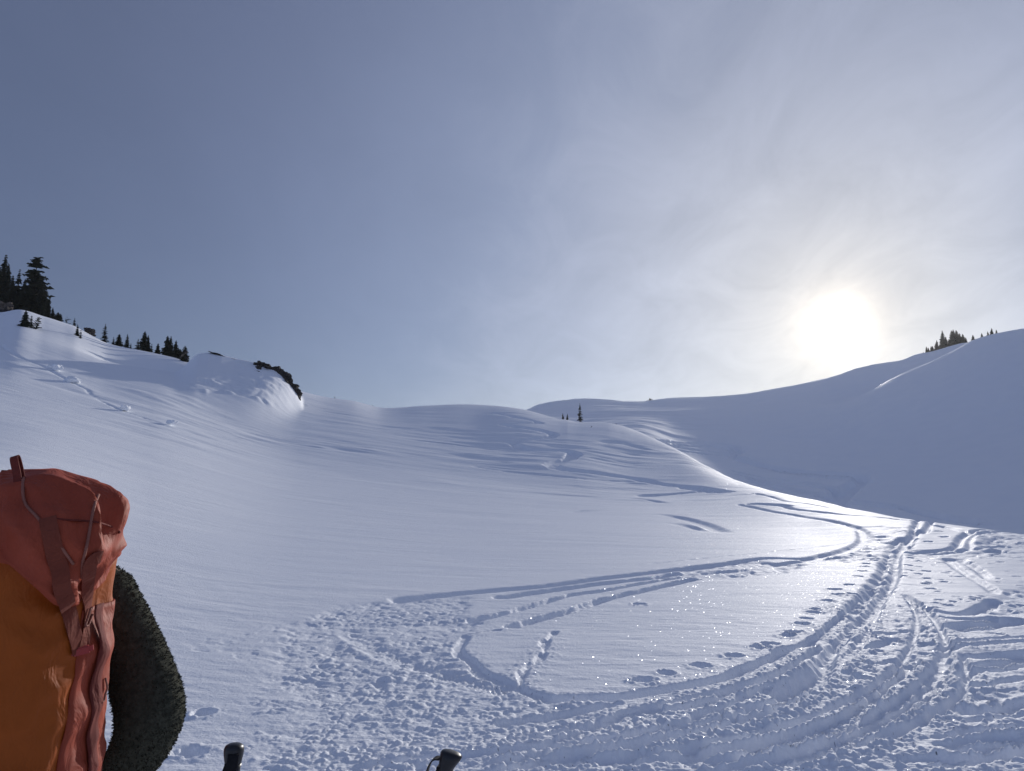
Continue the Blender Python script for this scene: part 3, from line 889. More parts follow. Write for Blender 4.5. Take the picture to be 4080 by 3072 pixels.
# ------------------------------------------------------------------ conifers
def conifer_meshes(seed, radius, whorls, per, droop, power=0.85, bare=0.03, gap=0.0, lean=0.0, fringe=1.0):
    """crown and trunk meshes of a tree one metre tall"""
    rd = random.Random(seed)

    def axis(h):
        return Vector((lean * h * h + 0.006 * math.sin(7 * h + seed), 0.006 * math.cos(5 * h + seed), h))
    tv, tf = [], []
    rings = 9
    for i in range(rings):
        h = i / (rings - 1)
        c = axis(h)
        rr = 0.017 * (1 - h) ** 0.8 + 0.0015
        for k in range(6):
            a = k * math.pi / 3
            tv.append((c.x + rr * math.cos(a), c.y + rr * math.sin(a), c.z - (0.06 if i == 0 else 0)))
    for i in range(rings - 1):
        for k in range(6):
            tf.append((i * 6 + k, i * 6 + (k + 1) % 6, (i + 1) * 6 + (k + 1) % 6, (i + 1) * 6 + k))
    V, F = [], []

    def tri(a, b, c):
        n = len(V)
        V.extend((a, b, c))
        F.append((n, n + 1, n + 2))

    def quad(a, b, c, d):
        n = len(V)
        V.extend((a, b, c, d))
        F.append((n, n + 1, n + 2, n + 3))
    for w in range(whorls):
        h = bare + (0.995 - bare) * ((w + rd.random() * .6) / whorls)
        if gap and rd.random() < gap:
            continue
        R = radius * (1 - h) ** power * (0.72 + 0.5 * rd.random()) + 0.012
        if h < 0.12:
            R *= 0.75 + h * 2
        base_a = rd.random() * 6.28
        for k in range(per):
            a = base_a + k * 6.283 / per + rd.uniform(-.5, .5)
            L = R * rd.uniform(0.55, 1.15)
            d = Vector((math.cos(a), math.sin(a), 0))
            side = Vector((-math.sin(a), math.cos(a), 0))
            up = rd.uniform(0.15, 0.5)
            c0 = axis(h)
            P = []
            for s in (0, .35, .7, 1.0):
                z = L * (up * s - droop * s * s * rd.uniform(.8, 1.3))
                P.append(c0 + d * (L * s) + Vector((0, 0, z)))
            wd = L * 0.30 * fringe
            W = (wd * .35, wd * .9, wd * .75, wd * .12)
            T = (0.008 + L * .05, 0.006 + L * .09, 0.005 + L * .07, .002)
            for i in range(3):
                quad(P[i] - side * W[i], P[i] + side * W[i], P[i + 1] + side * W[i + 1], P[i + 1] - side * W[i + 1])
                zz = Vector((0, 0, 1))
                quad(P[i] - zz * T[i] * 1.3, P[i] + zz * T[i], P[i + 1] + zz * T[i + 1], P[i + 1] - zz * T[i + 1] * 1.3)
            for i in (1, 2, 3):
                for sg in (-1, 1):
                    b0 = P[i] - d * (L * .16)
                    tip = P[i] + side * sg * wd * rd.uniform(1.1, 1.9) + d * L * rd.uniform(.02, .22) + Vector((0, 0, -L * rd.uniform(0, .16)))
                    tri(b0, P[i] + d * L * .06, tip)
                    tri(b0 - Vector((0, 0, T[1])), P[i] + Vector((0, 0, T[1])), tip)
    me_c = bpy.data.meshes.new('crown')
    me_c.from_pydata([tuple(v) for v in V], [], F)
    me_c.materials.append(M_NEEDLE)
    me_t = bpy.data.meshes.new('trunk')
    me_t.from_pydata(tv, [], tf)
    me_t.materials.append(M_BARK)
    return me_t, me_c


TREES = {
    'spire_a': conifer_meshes(1, .13, 40, 6, .55),
    'spire_b': conifer_meshes(2, .155, 36, 6, .6, lean=.02),
    'spire_c': conifer_meshes(3, .11, 44, 5, .7),
    'spire_d': conifer_meshes(13, .14, 30, 5, .5, gap=.12, lean=-.02),
    'broad_a': conifer_meshes(4, .27, 30, 7, .45, power=.7),
    'broad_b': conifer_meshes(5, .32, 26, 7, .35, power=.65),
    'open': conifer_meshes(6, .25, 24, 5, .25, power=.55, bare=.22, gap=.08, fringe=.8),
    'sparse': conifer_meshes(7, .16, 22, 4, .35, power=.75, gap=.2, fringe=.8),
    'lone': conifer_meshes(8, .14, 30, 4, .45, power=.8, gap=.22, bare=.02),
    'scrag': conifer_meshes(9, .45, 12, 3, .1, power=.5, gap=.15, lean=.18, fringe=.5),
    'snag': conifer_meshes(10, .35, 8, 2, -.2, power=.6, gap=.2, lean=.25, fringe=.35),
}


def plant(name, kind, x, r, y_base, y_top, label, group=None, rot=None, wide=1.0, sink=0.15):
    """a conifer on the bearing of column x at distance r, its height taken from its span in the photograph"""
    if r is None:
        gx, gy, gz = ground_at(x, y_base, 40)
    else:
        th, _ = bearing(x, (y_base + y_top) / 2)
        gx, gy = r * math.sin(th), r * math.cos(th)
        gz = height_xy(gx, gy)
    r = math.hypot(gx, gy)
    _, t1 = bearing(x, y_top)
    top = EYE + r * float(t1)
    H = max(top - gz, 0.3) + sink
    root = empty(name, (gx, gy, gz - sink))
    root.rotation_euler = (0, 0, random.uniform(0, 6.28) if rot is None else rot)
    root.scale = (H * wide, H * wide, H)
    mt, mc = TREES[kind]
    for nm, me in (('trunk', mt), ('crown', mc)):
        o = bpy.data.objects.new(nm, me)
        COL.objects.link(o)
        o.parent = root
    return tag(root, label, 'tree', group)


ORD = ['tallest', 'second tallest', 'third tallest', 'fourth tallest', 'fifth tallest', 'sixth tallest', 'seventh tallest', 'eighth tallest', 'ninth tallest', 'tenth tallest', 'eleventh tallest', 'twelfth tallest', 'thirteenth tallest', 'fourteenth tallest', 'fifteenth tallest', 'sixteenth tallest', 'seventeenth tallest', 'shortest', 'lowest']
COUNT = ['first', 'second', 'third', 'fourth', 'fifth', 'sixth', 'seventh', 'eighth']


def rank(trees, text):
    """tell the trees of one stand apart by their height"""
    for i, t in enumerate(sorted(trees, key=lambda o: -o.scale.z)):
        t['label'] = text % ORD[i]


STAND = 'dark narrow conifer in the thick stand beside the tan rock outcrop'
G1 = 'conifers of the thick hilltop stand'
plant('conifer_tree', 'open', 140, 136, 1258, 1020, 'tallest open-branched conifer with sky showing between its tiers, in the thick stand', wide=1.0, rot=.6)
STK = []
for k, x, r, yb, yt, wd in (('spire_b', 13, 140, 1250, 1010, 1.0), ('spire_a', 26, 136, 1250, 1050, 1.0), ('spire_d', 68, 137, 1250, 1070, 1.05), ('spire_b', 90, 134, 1255, 1108, 1.1), ('spire_a', 165, 132, 1262, 1104, .9), ('spire_d', 176, 131, 1264, 1128, 1.1), ('spire_c', 186, 131, 1266, 1188, 1.2), ('spire_c', 196, 131, 1270, 1180, .9),
                            ('spire_b', -12, 138, 1248, 1060, 1.1), ('spire_a', 46, 134, 1252, 1096, 1.3), ('spire_b', 110, 133, 1258, 1128, 1.3), ('broad_a', 128, 132, 1260, 1150, .9), ('broad_a', 152, 131, 1262, 1165, .9), ('broad_a', 82, 131, 1258, 1160, .9), ('broad_a', 30, 132, 1250, 1150, .9), ('broad_a', 60, 131, 1252, 1172, .8), ('broad_b', 105, 130, 1262, 1190, .8), ('broad_b', 172, 129, 1268, 1208, .7)):
    STK.append(plant('conifer_tree', k, x, r, yb, yt, STAND, G1, wide=wd))
rank(STK, '%s of the narrow dark conifers in the thick stand beside the tan rock')
plant('conifer_tree', 'spire_b', 211, 129, 1276, 1224, 'slim small conifer standing clear at the downhill end of the thick stand', wide=1.3)
EDGE = 'low bushy conifer beside the slim one at the downhill end of the stand'
plant('conifer_tree', 'broad_b', 230, 127, 1284, 1243, EDGE, 'low conifers at the end of the stand')
plant('conifer_tree', 'broad_b', 240, 126, 1286, 1249, EDGE, 'low conifers at the end of the stand')
plant('conifer_tree', 'broad_b', 222, 127, 1282, 1252, EDGE, 'low conifers at the end of the stand')
rank([o for o in COL.objects if o.get('label') == EDGE], '%s of the low bushy conifers at the downhill end of the stand')
plant('dead_sapling', 'snag', 266, 125, 1288, 1262, 'bare bent sapling with two curved twigs on the hill crest', wide=1.2)
plant('conifer_sapling', 'sparse', 297, 125, 1290, 1266, 'thin sapling on the crest next to the snow-capped boulder', wide=1.3)
plant('conifer_tree', 'broad_a', 98, None, 1303, 1236, 'dense dark bush-like conifer on the snow below the thick stand', wide=1.0)
plant('conifer_tree', 'sparse', 122, None, 1302, 1256, 'thin ragged conifer between the dense bush and the leaning one', wide=1.7)
plant('conifer_tree', 'scrag', 143, None, 1313, 1262, 'leaning scraggly conifer with one long bough over the snow', wide=.9, rot=.2)
plant('conifer_tree', 'spire_d', 306, None, 1338, 1290, 'narrow young conifer just below the snow-capped boulder, the taller of two', wide=1.2)
plant('conifer_tree', 'sparse', 320, None, 1349, 1312, 'narrow young conifer just below the snow-capped boulder, the shorter of two', wide=1.1)
plant('conifer_tree', 'lone', 418, 113, 1365, 1288, 'single tiered conifer with clear sky on both sides above the shadowed hollow', wide=1.35)
MID = 'stubby dark conifer in the broken row along the crest above the shadowed hollow'
G2 = 'conifers along the crest above the hollow'
STK = []
for k, x, r, yb, yt, wd in (('sparse', 452, 113, 1375, 1342, 1.4), ('broad_a', 474, 113, 1380, 1330, 1.1), ('spire_d', 506, 112, 1386, 1330, 1.3), ('sparse', 521, 112, 1388, 1366, 1.4), ('sparse', 550, 112, 1392, 1349, 1.5), ('sparse', 604, 110, 1400, 1368, 1.3), ('broad_a', 629, 108, 1412, 1367, .9), ('broad_a', 700, 106, 1414, 1355, .7), ('broad_b', 709, 106, 1412, 1383, .8), ('broad_b', 718, 104, 1410, 1390, 1.0), ('broad_b', 737, 102, 1412, 1377, .9)):
    STK.append(plant('conifer_tree', k, x, r, yb, yt, MID, G2, wide=wd))
rank(STK, '%s of the stubby conifers in the broken row above the shadowed hollow')
WIDE = 'broad clump-forming conifer, among the two widest of the crest above the hollow'
STK = []
for k, x, yb, yt, wd in (('broad_a', 575, 1402, 1319, .95), ('spire_b', 590, 1400, 1334, 1.1), ('broad_a', 666, 1412, 1337, .9), ('spire_b', 681, 1412, 1339, 1.2)):
    STK.append(plant('conifer_tree', k, x, 108, yb, yt, WIDE, 'tree clumps above the hollow', wide=wd))
rank(STK, '%s of the four conifers making the two big clumps above the hollow')
plant('conifer_sapling', 'sparse', 1334, 116.5, 1590, 1578, 'tiny lone sapling on the saddle beyond the rock edge', wide=1.4)
plant('conifer_sapling', 'sparse', 1485, 117.5, 1622, 1612, 'tiniest sapling tip on the saddle, farther along from the rock edge', wide=1.4)
plant('conifer_tree', 'lone', 2311, 102.5, 1694, 1604, 'tall thin lone conifer on the middle ridge above the ski turns', wide=1.05, rot=1.0)
plant('conifer_sapling', 'spire_b', 2243, 105, 1684, 1646, 'small narrow conifer beside the tall thin one, the farther of two from it', wide=1.15)
plant('conifer_sapling', 'spire_b', 2260, 104.5, 1686, 1648, 'small pointed conifer, the nearer of two to the tall thin one', wide=1.15)
plant('dead_sapling', 'snag', 2356, None, 1706, 1695, 'stump-like sapling poking from the snow by the ridge rocks', wide=.8)
STK = []
for x, yt in ((2582, 1592), (2589, 1585), (2594, 1587), (2599, 1590), (2576, 1595)):
    STK.append(plant('conifer_sapling', 'broad_b', x, 329, 1606, yt, 'x', 'tuft on the far skyline', wide=.9))
rank(STK, '%s of the little conifers in the single tuft on the far shaded skyline')
FAR = 'far conifer in the grove on the shaded skyline right of the sun'
G3 = 'grove on the far skyline'
STK = []
for k, x, yb, yt, wd in (('spire_b', 3692, 1412, 1380, 1.5), ('spire_b', 3700, 1410, 1384, 1.6), ('broad_a', 3711, 1409, 1379, .9), ('broad_a', 3716, 1408, 1378, .9), ('spire_b', 3755, 1396, 1317, 1.3), ('broad_a', 3768, 1393, 1340, .9), ('broad_a', 3794, 1385, 1316, .9), ('spire_b', 3803, 1383, 1312, 1.6), ('broad_a', 3812, 1381, 1315, .9), ('broad_a', 3824, 1379, 1327, .9), ('broad_a', 3837, 1376, 1330, .9), ('broad_a', 3848, 1372, 1344, .9), ('broad_a', 3782, 1388, 1350, .9)):
    STK.append(plant('conifer_tree', k, x, 319, yb, yt, FAR, G3, wide=wd))
rank(STK, '%s of the far conifers in the grove on the shaded skyline beside the sun')
plant('conifer_tree', 'spire_b', 3732, 319, 1403, 1355, 'single far conifer between the low pair and the big grove on the skyline', wide=1.6)
for x, yt in ((3665, 1410), (3679, 1402)):
    plant('conifer_sapling', 'broad_b', x, 319.5, 1418, yt, ('smaller' if x < 3670 else 'larger') + ' of two conifer specks on the skyline downhill of the grove', 'specks below the grove', wide=.8)
SPUR = 'small conifer standing alone on the near spur crest past the grove'
STK = []
for k, x, yb, yt, wd in (('broad_a', 3877, 1360, 1334, 1.0), ('broad_a', 3912, 1350, 1327, .9), ('broad_a', 3936, 1342, 1320, .8), ('spire_b', 3951, 1338, 1307, 1.6), ('broad_a', 3970, 1334, 1313, .8)):
    STK.append(plant('conifer_tree', k, x, 235, yb, yt, SPUR, 'conifers on the spur crest', wide=wd))
rank(STK, '%s of the five small conifers spaced along the spur crest past the grove')


# ------------------------------------------------------------------ rocks and clods
def lump_mesh(name, seed, mat, sub=3, rough=.35, facet=.5):
    bm = bmesh.new()
    bmesh.ops.create_icosphere(bm, subdivisions=sub, radius=1.0)
    rd = random.Random(seed)
    planes = [(Vector((rd.gauss(0, 1), rd.gauss(0, 1), rd.gauss(0, 1))).normalized(), rd.uniform(.45, .85)) for _ in range(9)]
    off = Vector((seed * 3.7, seed * 1.3, 0))
    for v in bm.verts:
        p = v.co.copy()
        for n, dd in planes:
            e = p.dot(n) - dd
            if e > 0:
                p -= n * e * facet * 1.6
        k = mnoise.fractal(p * 1.7 + off, 1.0, 2.0, 4) * rough
        v.co = p * (1 + k)
    me = bpy.data.meshes.new(name)
    bm.to_mesh(me)
    bm.free()
    me.materials.append(mat)
    return me


ROCKS = [lump_mesh('rock', s, M_ROCK, 4, .55, .6) for s in (1, 2, 3, 4)]
TANS = [lump_mesh('tan_rock', s, M_TAN, 4, .6, .35) for s in (5, 6)]


def boulder(x, y, r, size, label, group=None, mesh=None, rot=(0, 0, 0), name='rock_outcrop'):
    """a rock whose middle lies on the line of sight through (x, y) at distance r"""
    th, te = bearing(x, y)
    loc = (r * math.sin(th), r * math.cos(th), EYE + r * float(te))
    o = bpy.data.objects.new(name, mesh or random.choice(ROCKS))
    COL.objects.link(o)
    o.location = loc
    o.scale = size
    o.rotation_euler = (rot[0], rot[1], rot[2] - float(th))
    return tag(o, label, 'rock', group)


FACE = 'black rock of the bare strip down the steep edge of the snowy knoll'
GF = 'rock strip on the knoll edge'
for i, (x, y, r, s, rt) in enumerate(((1042, 1461, 86.0, (.9, 1.6, .5), .35), (1078, 1474, 86.0, (.85, 1.6, .5), .3), (1108, 1491, 86.0, (.9, 1.6, .75), .7), (1131, 1514, 86.2, (.9, 1.6, .8), .8), (1151, 1540, 86.2, (.95, 1.7, .85), .9), (1172, 1568, 86.0, (1.0, 1.7, .8), .95))):
    boulder(x, y, r, s, COUNT[i] + ' black rock down the bare strip on the knoll edge, counted from its top', GF, rot=(0, rt, 0))
boulder(1024, 1472, 84.5, (.42, .5, .5), 'hooked black rock in the snow uphill of the bare rock strip', rot=(0, .9, 0), mesh=ROCKS[1])
boulder(1021, 1484, 83.5, (.52, .5, .2), 'flat black rock under the hooked one in the knoll snow', rot=(0, .1, 0), mesh=ROCKS[2])
boulder(1121, 1555, 82.5, (.40, .5, .2), 'small low brown rock by itself below the bare rock strip', rot=(0, .2, 0), mesh=ROCKS[0])
boulder(732, 1411, 94, (.55, .5, .16), 'thin dark rock peeping through the snow under the knoll top conifers', rot=(0, -.8, 0), mesh=ROCKS[3])
boulder(743, 1427, 91, (.3, .4, .14), 'small dark stone below the thin rock near the shadowed hollow', rot=(0, .3, 0), mesh=ROCKS[1])
boulder(866, 1414, 86.0, (.8, .8, .10), 'long low dark rock on the rounded knoll top', rot=(0, .3, 0), mesh=ROCKS[0])
boulder(939, 1436, 86.0, (.5, .6, .09), 'short low dark rock on the knoll crest before the bare strip', rot=(0, .35, 0), mesh=ROCKS[2])
boulder(354, 1328, 117.0, (.75, 1.0, .62), 'big dark boulder on the crest with snow drifted over it', mesh=ROCKS[0], rot=(0, .5, .4), name='boulder')
boulder(14, 1220, 128, (.95, 1.1, .75), 'tan weathered rock at the foot of the thick conifer stand', mesh=TANS[0], rot=(0, 0, .5))
boulder(38, 1222, 127.5, (.6, .8, .6), 'pale grey block beside the tan weathered rock', mesh=TANS[1], rot=(0, .2, .2))
boulder(30, 1256, 124, (1.5, 1.4, 1.1), 'dark reddish outcrop jutting out below the tan rock', mesh=ROCKS[3], rot=(0, .3, .2))
boulder(66, 1277, 121, (.75, .8, .7), 'small dark outcrop next to the dense bush-like conifer', mesh=ROCKS[1], rot=(0, .5, .2))
boulder(2, 1288, 122, (.8, .9, .7), 'tan rock lowest of the cluster under the stand', mesh=TANS[0], rot=(.3, .2, 1.2))
RR = 'dark flat rock breaking through the snow of the middle ridge edge'
for i, (x, y, r, s, rt) in enumerate(((2376, 1696, 101, (.35, .4, .13), .1), (2410, 1691, 100, (.38, .4, .13), 0), (2445, 1694, 98.5, (.5, .5, .22), .25), (2475, 1704, 97.5, (.5, .5, .12), .35), (2494, 1709, 97, (.45, .5, .12), .35), (2500, 1724, 93, (.5, .5, .22), .5), (2521, 1723, 95, (.38, .4, .16), .6), (2544, 1742, 91, (.5, .5, .14), .7))):
    boulder(x, y, r, s, COUNT[i] + ' dark flat rock on the middle ridge edge, counted from the tall thin conifer', 'rocks along the middle ridge edge', rot=(0, rt, 0))
for x, y in ((2245, 1598), (2423, 1598)):
    boulder(x, y, 330, (1.0, 1.0, .45), 'dark rock nub on the far skyline, ' + ('above the two small ridge conifers' if x < 2300 else 'between the ridge conifers and the far tuft'), 'nubs on the far skyline')

M_CLOD = M_SNOW
CLODS = [lump_mesh('snow_clod', s, M_CLOD, 3, .45, .3) for s in (21, 22, 23)]
for i, (x, y, sz, lb) in enumerate(((217, 1474, .75, 'big snow clod on the crack line, uppermost of the rolled clods'), (289, 1521, .7, 'round snow clod midway down the crack line'), (498, 1633, .55, 'snow clod at the bend of the crack line'), (686, 1689, .45, 'snow clod stopped at the bottom end of the crack line'))):
    gx, gy, gz = ground_at(x, y)
    o = bpy.data.objects.new('snow_clod', CLODS[i % 3])
    COL.objects.link(o)
    o.location = (gx, gy, gz + sz * .25)
    o.scale = (sz * 1.15, sz, sz * .6)
    o.rotation_euler = (0, 0, i)
    tag(o, lb, 'snow clod')
    o.scale *= .72

# ------------------------------------------------------------------ ski poles
M_GRIP = flat_material('black_rubber', (.012, .012, .014), .38, .3, 60, 0, 80, .5)
M_WEB = flat_material('black_webbing', (.012, .011, .012), .8, .3, 150, .0006, 900)
M_CORK = flat_material('brown_grip', (.035, .022, .016), .7, .4, 120, .0006, 300)
M_ALU = flat_material('pole_metal', (.35, .36, .38), .35, .1, 20)
M_ALU.node_tree.nodes['Principled BSDF'].inputs['Metallic'].default_value = 0.9


def ring_mesh(name, rings, mat, parent, n=24, caps=True):
    """rings: (centre, half width x, half width y)"""
    V, F = [], []
    for c, a, b in rings:
        for k in range(n):
            t = 2 * math.pi * k / n
            V.append((c[0] + a * math.cos(t), c[1] + b * math.sin(t), c[2]))
    for i in range(len(rings) - 1):
        for k in range(n):
            F.append((i * n + k, i * n + (k + 1) % n, (i + 1) * n + (k + 1) % n, (i + 1) * n + k))
    if caps:
        F.append(tuple(range(n - 1, -1, -1)))
        F.append(tuple((len(rings) - 1) * n + k for k in range(n)))
    return mesh_obj(name, V, F, mat, parent, True)


def ribbon(name, centre, across, width, thick, mat, parent):
    """flat band along centre points, 'across' gives the width direction at each point"""
    V, F = [], []
    n = len(centre)
    for i, (c, a) in enumerate(zip(centre, across)):
        c, a = Vector(c), Vector(a).normalized()
        t = (Vector(centre[min(i + 1, n - 1)]) - Vector(centre[max(i - 1, 0)])).normalized()
        nn = t.cross(a).normalized() * thick * .5
        w = a * width * .5
        V += [c - w - nn, c + w - nn, c + w + nn, c - w + nn]
    for i in range(n - 1):
        for k in range(4):
            F.append((i * 4 + k, i * 4 + (k + 1) % 4, i * 4 + 4 + (k + 1) % 4, i * 4 + 4 + k))
    F.append((3, 2, 1, 0))
    F.append(tuple((n - 1) * 4 + k for k in range(4)))
    return mesh_obj(name, V, F, mat, parent)


def tube(name, pts, rad, mat, parent, n=8):
    V, F = [], []
    m = len(pts)
    pv = [Vector(p) for p in pts]
    for i, p in enumerate(pv):
        t = (pv[min(i + 1, m - 1)] - pv[max(i - 1, 0)]).normalized()
        a = t.orthogonal().normalized()
        b = t.cross(a)
        rr = rad[i] if isinstance(rad, (list, tuple)) else rad
        for k in range(n):
            q = 2 * math.pi * k / n
            V.append(p + a * rr * math.cos(q) + b * rr * math.sin(q))
    # keep the ring orientation consistent along the tube
    for i in range(1, m):
        best, bs = 0, 1e9
        for s in range(n):
            d = (V[i * n + s] - V[(i - 1) * n]).length
            if d < bs:
                best, bs = s, d
        seg = V[i * n:(i + 1) * n]
        V[i * n:(i + 1) * n] = seg[best:] + seg[:best]
    for i in range(m - 1):
        for k in range(n):
            F.append((i * n + k, i * n + (k + 1) % n, (i + 1) * n + (k + 1) % n, (i + 1) * n + k))
    F.append(tuple(range(n - 1, -1, -1)))
    F.append(tuple((m - 1) * n + k for k in range(n)))
    return mesh_obj(name, V, F, mat, parent, True)


def smooth_path(pts, k=6):
    P = [Vector(p) for p in pts]
    e = [2 * P[0] - P[1]] + P + [2 * P[-1] - P[-2]]
    out = []
    for i in range(1, len(e) - 2):
        for j in range(k):
            s = j / k
            a, b, c, d = e[i - 1], e[i], e[i + 1], e[i + 2]
            out.append(.5 * ((2 * b) + (c - a) * s + (2 * a - 5 * b + 4 * c - d) * s * s + (3 * b - a - 3 * c + d) * s ** 3))
    out.append(P[-1])
    return out


def ski_pole(px, ptop, dist, face, tilt, label, strap_side, grip_mat, beak):
    th, te = bearing(px, ptop)
    x, y = dist * math.sin(th), dist * math.cos(th)
    H = EYE + dist * float(te)
    gz = height_xy(x, y)
    L = H - gz
    root = empty('ski_pole', (x, y, gz))
    root.rotation_euler = (tilt[0], tilt[1], face)
    lean = root.rotation_euler.to_matrix() @ Vector((0, 0, L))
    root.location = (x - lean.x, y - lean.y, gz)
    g = ring_mesh('grip', [((0, 0, L - .190), .0095, .0095), ((0, 0, L - .186), .0125, .0130), ((.001, 0, L - .160), .0125, .0140), ((.003, 0, L - .135), .0145, .0155), ((.001, 0, L - .105), .0125, .0140), ((.003, 0, L - .080), .0148, .0150), ((.001, 0, L - .058), .0130, .0135), ((.001, 0, L - .046), .0132, .0135), ((.003, 0, L - .036), .0150, .0155)], grip_mat, root)
    k = beak
    ring_mesh('grip_head', [((.002, 0, L - .0365), .0140, .0145), ((.003 + k * .2, 0, L - .030), .0150, .0158), ((.004 + k * .45, 0, L - .023), .0172, .0172), ((.0045 + k * .75, 0, L - .0155), .0192 + k * .1, .0182), ((.0045 + k, 0, L - .0095), .0196 + k * .2, .0180), ((.004 + k * .8, 0, L - .0050), .0178 + k * .1, .0160), ((.003 + k * .4, 0, L - .0020), .0130, .0120), ((.002, 0, L - .0006), .0075, .0070), ((.002, 0, L), .003, .003)], M_GRIP, g)
    tube('shaft', [(0, 0, L - .188), (0, 0, .62), (0, 0, .05), (0, 0, -.10)], [.0085, .008, .0065, .0055], M_ALU, root, 12)
    ring_mesh('basket', [((0, 0, .030), .010, .010), ((0, 0, .022), .045, .045), ((0, 0, .018), .047, .047), ((0, 0, .016), .010, .010)], M_GRIP, root)
    s = strap_side
    pts = smooth_path([(s * .009, 0, L - .016), (s * .018, .000, L - .017), (s * .026, .001, L - .025), (s * .032, .003, L - .042), (s * .037, .006, L - .075), (s * .041, .010, L - .14), (s * .037, .014, L - .21), (s * .027, .016, L - .235), (s * .020, .016, L - .20), (s * .0175, .014, L - .12), (s * .0165, .010, L - .055), (s * .012, .004, L - .030)])
    ribbon('wrist_strap', pts, [(0, 1, 0)] * len(pts), .020, .0022, M_WEB, root)
    return tag(root, label, 'ski pole', 'ski poles stuck in the snow')


ski_pole(934, 2961, 1.52, 1.9, (0.02, 0.03), 'ski pole with round-topped black grip beside the sleeved elbow', -1, M_GRIP, .001)
ski_pole(1775, 2981, 1.42, -0.15, (-0.03, 0.06), 'ski pole with hooked brown and black grip and wrist strap hanging down', -1, M_CORK, .007)

# ------------------------------------------------------------------ backpack
def fabric(name, col, rough=.62, var=.12):
    m, t, b = nodes_of(name)
    v = coords(t)
    n = tnoise(t, v, 9, 5, .6)
    t.links.new(ramp(t, n.outputs['Fac'], [(.25, tuple(c * (1 - var) for c in col)), (.75, tuple(min(1, c * (1 + var)) for c in col))]), b.inputs['Base Color'])
    b.inputs['Roughness'].default_value = rough
    b.inputs['Specular IOR Level'].default_value = .25
    p = bump(t, b, tnoise(t, v, 700, 2, .5).outputs['Fac'], .4, .0006)
    bump(t, b, tnoise(t, coords(t, 'Object', (1, 1, .5)), 22, 3, .5, .6).outputs['Fac'], .85, .014, p)
    return m


M_RED = fabric('red_nylon', (.34, .060, .028))
M_ORANGE = fabric('orange_nylon', (.36, .078, .007))
M_STRAP = fabric('brown_webbing', (.19, .045, .026), .8)
M_REDSTRAP = fabric('red_webbing', (.15, .028, .020), .8)
M_CORD = fabric('pale_red_cord', (.28, .11, .08), .7)
M_BUCKLE = flat_material('red_plastic', (.40, .03, .025), .3, .1, 40, 0, 80, .5)
M_METAL = flat_material('small_metal', (.6, .6, .6), .3, .1, 40)
M_METAL.node_tree.nodes['Principled BSDF'].inputs['Metallic'].default_value = 1.0

pack = empty('backpack', (-1.145, 1.70, 0.90))
tag(pack, 'orange and red hiking backpack worn by the person, straps hanging down its back', 'backpack')


def loft(name, rings, mat, parent, n=72, rows=64, expo=2.6, wr=(.004, .05), seed=0, zlow=None):
    """rings: (z, x left, x right, y back, y front); superellipse sections with folds"""
    zz = np.array([r[0] for r in rings])
    order = np.argsort(zz)
    cols = [np.array([r[i] for r in rings])[order] for i in range(5)]
    zs = np.linspace(cols[0][0], cols[0][-1], rows)
    L, R_, B, Fr = (pchip(cols[0], cols[i], zs) for i in range(1, 5))
    V, F = [], []
    for i, z0 in enumerate(zs):
        for k in range(n):
            t = 2 * math.pi * k / n
            c, s = math.cos(t), math.sin(t)
            z = z0
            if zlow is not None:
                lo = zlow(math.degrees(math.atan2(s, c)))
                z = lo + (z0 - zs[0]) / (zs[-1] - zs[0]) * (zs[-1] - lo)
            l_, r_, b_, f_ = (float(np.interp(z, zs, q)) for q in (L, R_, B, Fr))
            cx, cy, a, b = (l_ + r_) / 2, (b_ + f_) / 2, (r_ - l_) / 2, (f_ - b_) / 2
            x = cx + a * math.copysign(abs(c) ** (2 / expo), c)
            y = cy + b * math.copysign(abs(s) ** (2 / expo), s)
            nz = mnoise.noise(Vector((x * 9 + seed, y * 9, z * 6)))
            rg = 1 - abs(mnoise.noise(Vector((x * 13 + z * 7 + seed, y * 13 - z * 4, z * 8 + seed))) * 2.2)
            e = wr[0] * nz * 1.5 + wr[0] * 1.4 * rg
            V.append((x + c * e, y + s * e, z + .3 * e))
    V_ = V
    for i in range(rows - 1):
        for k in range(n):
            F.append((i * n + k, i * n + (k + 1) % n, (i + 1) * n + (k + 1) % n, (i + 1) * n + k))
    F.append(tuple(range(n - 1, -1, -1)))
    F.append(tuple((rows - 1) * n + k for k in range(n)))
    return mesh_obj(name, local(parent, V), F, mat, parent, True)


bag = loft('main_bag', [(.86, -1.30, -1.05, 1.63, 1.90), (.90, -1.34, -1.02, 1.59, 1.93), (1.0, -1.36, -1.0, 1.57, 1.95), (1.15, -1.36, -.998, 1.565, 1.95), (1.30, -1.355, -1.0, 1.57, 1.95), (1.40, -1.35, -1.0, 1.575, 1.94), (1.47, -1.33, -.99, 1.585, 1.92), (1.56, -1.29, -1.01, 1.61, 1.88)], M_ORANGE, pack, expo=2.5, wr=(.007, .05))
lid = loft('lid', [(1.365, -1.33, -1.015, 1.585, 1.80), (1.385, -1.345, -1.000, 1.570, 1.815), (1.43, -1.36, -.968, 1.56, 1.83), (1.47, -1.38, -.945, 1.555, 1.835), (1.51, -1.39, -.930, 1.555, 1.84), (1.55, -1.39, -.928, 1.56, 1.84), (1.585, -1.385, -.938, 1.57, 1.83), (1.615, -1.37, -.963, 1.59, 1.815), (1.640, -1.34, -.998, 1.61, 1.79), (1.660, -1.29, -1.035, 1.64, 1.76), (1.676, -1.23, -1.072, 1.67, 1.73), (1.684, -1.17, -1.092, 1.685, 1.715)], M_RED, pack, expo=2.4, wr=(.017, .05), seed=4, zlow=lambda g: 1.375 + .155 * float(smooth(15, 100, abs(g + 0.0) if g < 0 else 0)))
from mathutils.bvhtree import BVHTree


